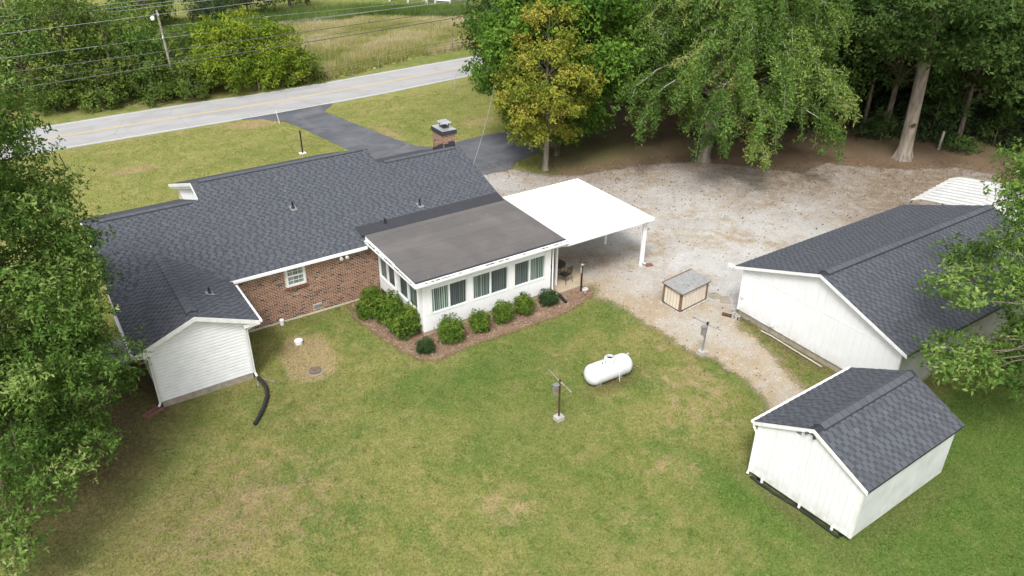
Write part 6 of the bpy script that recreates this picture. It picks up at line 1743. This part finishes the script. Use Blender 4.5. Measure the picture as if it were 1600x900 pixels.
for kd, x, y, s, a, lab in SH:
    o = pr[kd] if kd not in used else copy_tree(pr[kd]); used.add(kd)
    o.location = (x, y, 0); o.rotation_euler = (0, 0, a); s *= 1.03 if x < 12.2 else 1.0; o.scale = (s, s, s * (1.0 + .06 * math.sin(a * 3)))
    o["label"] = lab; o["category"] = "shrub"; o["group"] = "shrubs planted round the sunroom"

# --- fallen leaves and mulch chips
def scatter(name, P, size, mat, tint, z=.02, width=.6):
    n = len(P); rng = np.random.default_rng(n)
    Q = np.column_stack([P, np.full(n, z) + rng.uniform(0, .02, n)])
    V, F = leaf_sprays(Q, unit(np.column_stack([rng.normal(0, .35, (n, 2)), np.ones(n)])), 1, size, .2, 0, width, .35, rng)
    V[:, 2] = np.maximum(V[:, 2], z)
    o = np_mesh(name, V, F, mat, np.clip(tint, 0, 1)); o["kind"] = "stuff"
P = rng.uniform((19, 13), (60, 46), (34000, 2)); dg = inside_dist(P, FLOOR)
near = np.exp(-np.clip(-dg, 0, 99) / 3.6) * .9 + .10
P = P[(rng.uniform(0, 1, len(P)) < near) & (inside_dist(P, GRAVEL) > -1.5)]
scatter("fallen_leaves", P, .11, M['dead_leaf'], rng.normal(.5, .25, len(P)), .022)
MUL = [(12.5, 29.8), (11.0, 29.8), (10.8, 28.6), (11.0, 27.0), (11.3, 25.5), (11.65, 24.4), (12.3, 23.95), (13.7, 24.15), (15.8, 24.05), (18.2, 24.05), (19.6, 24.2), (20.6, 24.6), (21.0, 25.0), (19.3, 25.5), (12.4, 25.7), (12.4, 28)]
P = rng.uniform((10.5, 23.6), (21.3, 30), (16000, 2)); P = P[inside_dist(P, MUL) > -.1]
scatter("mulch_chips", P, .085, M['chip'], rng.normal(.55, .28, len(P)), .024, .4)


# --- short grass tufts over the back lawn, straw coloured where the lawn is dry
def lawn_tufts(name, x0, x1, y0, y1, n, h, wid, seed):
    rng = np.random.default_rng(seed)
    P = rng.uniform((x0, y0), (x1, y1), (n, 2))
    keep = np.ones(n, bool)
    for poly in (GRAVEL, MUL, DRIVE, [(1.9, 26.5), (5.5, 26.5), (5.5, 30), (12.5, 30), (12.5, 25.5), (19.2, 25.5), (21.7, 25.5), (21.7, 40), (1.5, 40)], [(25.2, 12), (37.4, 12), (37.4, 19.7), (25.2, 19.7)], [(17.9, 8.4), (23.1, 8.5), (22.9, 12.2), (17.65, 12.1)], FLOOR):
        keep &= inside_dist(P, poly) < -.03
    P = P[keep]; n = len(P)
    green = DENS(P)
    t = rng.normal(.48, .20 if seed != 4 else .14, n)
    ok = rng.uniform(0, 1, n) > .8 * np.clip(green[2], 0, 1)
    P = P[ok]; t = t[ok]; n = len(P)
    o = blades(name, np.column_stack([P, np.zeros(n)]), np.full(n, h) * rng.uniform(.6, 1.3, n), wid, M['lawn_blade'], np.clip(t, 0, 1), .9, 3)
    g_ = DENS(P)
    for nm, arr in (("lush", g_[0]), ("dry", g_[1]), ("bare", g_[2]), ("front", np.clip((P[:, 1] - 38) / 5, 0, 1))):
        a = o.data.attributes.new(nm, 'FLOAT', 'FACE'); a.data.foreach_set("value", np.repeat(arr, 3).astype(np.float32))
def mat_blade():
    m = NT('mown grass blades'); p = m.pos()
    c, small = lawn_colour(m, p)
    k = m.attr("tint")
    c = m.mix(m.rng(k, 0.5, 0.0, 0, 0.75), c, m.mix(0.75, c, (0.03, 0.05, 0.012)))
    c = m.mix(m.rng(k, 0.5, 1.0, 0, 0.75), c, m.mix(0.6, c, (0.52, 0.48, 0.24)))
    tl = m.n("ShaderNodeBsdfTranslucent"); m.put(tl.inputs[0], c)
    return m.done(m.mixs(0.25, m.bsdf(c, 0.8, 0.1), tl.outputs[0]))
M['lawn_blade'] = mat_blade()
lawn_tufts("grass_tufts", -6, 31, 2, 30.5, 130000, .055, .016, 3)
lawn_tufts("front_grass_tufts", -8, 36, 40.3, 59.5, 70000, .05, .020, 4)

# --- stray leaves on the garage, shed and house roofs
rng = np.random.default_rng(77); Q = []
for k in range(26): x = rng.uniform(26, 37); y = rng.uniform(11.9, 20.0); Q.append((x, y, 3.89 - (3.89 - 2.42) / 4.13 * abs(y - 15.83) + .02))
for k in range(30): x = rng.uniform(2, 11.5); y = rng.uniform(29.9, 34.5); Q.append((x, y, EZ + SL * (y - EY) + .018))
for k in range(16): x = rng.uniform(12.3, 19.5); y = rng.uniform(25.4, 30.2); Q.append((x, y, rz(y) + .016))
Q = np.array(Q); n = len(Q)
V, F = leaf_sprays(Q, unit(np.column_stack([rng.normal(0, .2, (n, 2)), np.ones(n)])), 1, .10, 0, 0, .6, .2, rng)
V[:, 2] = np.maximum(V[:, 2], np.repeat(Q[:, 2], 4))
o = np_mesh("roof_leaves", V, F, M['dead_leaf'], np.clip(rng.normal(.75, .2, n), 0, 1)); o["kind"] = "stuff"
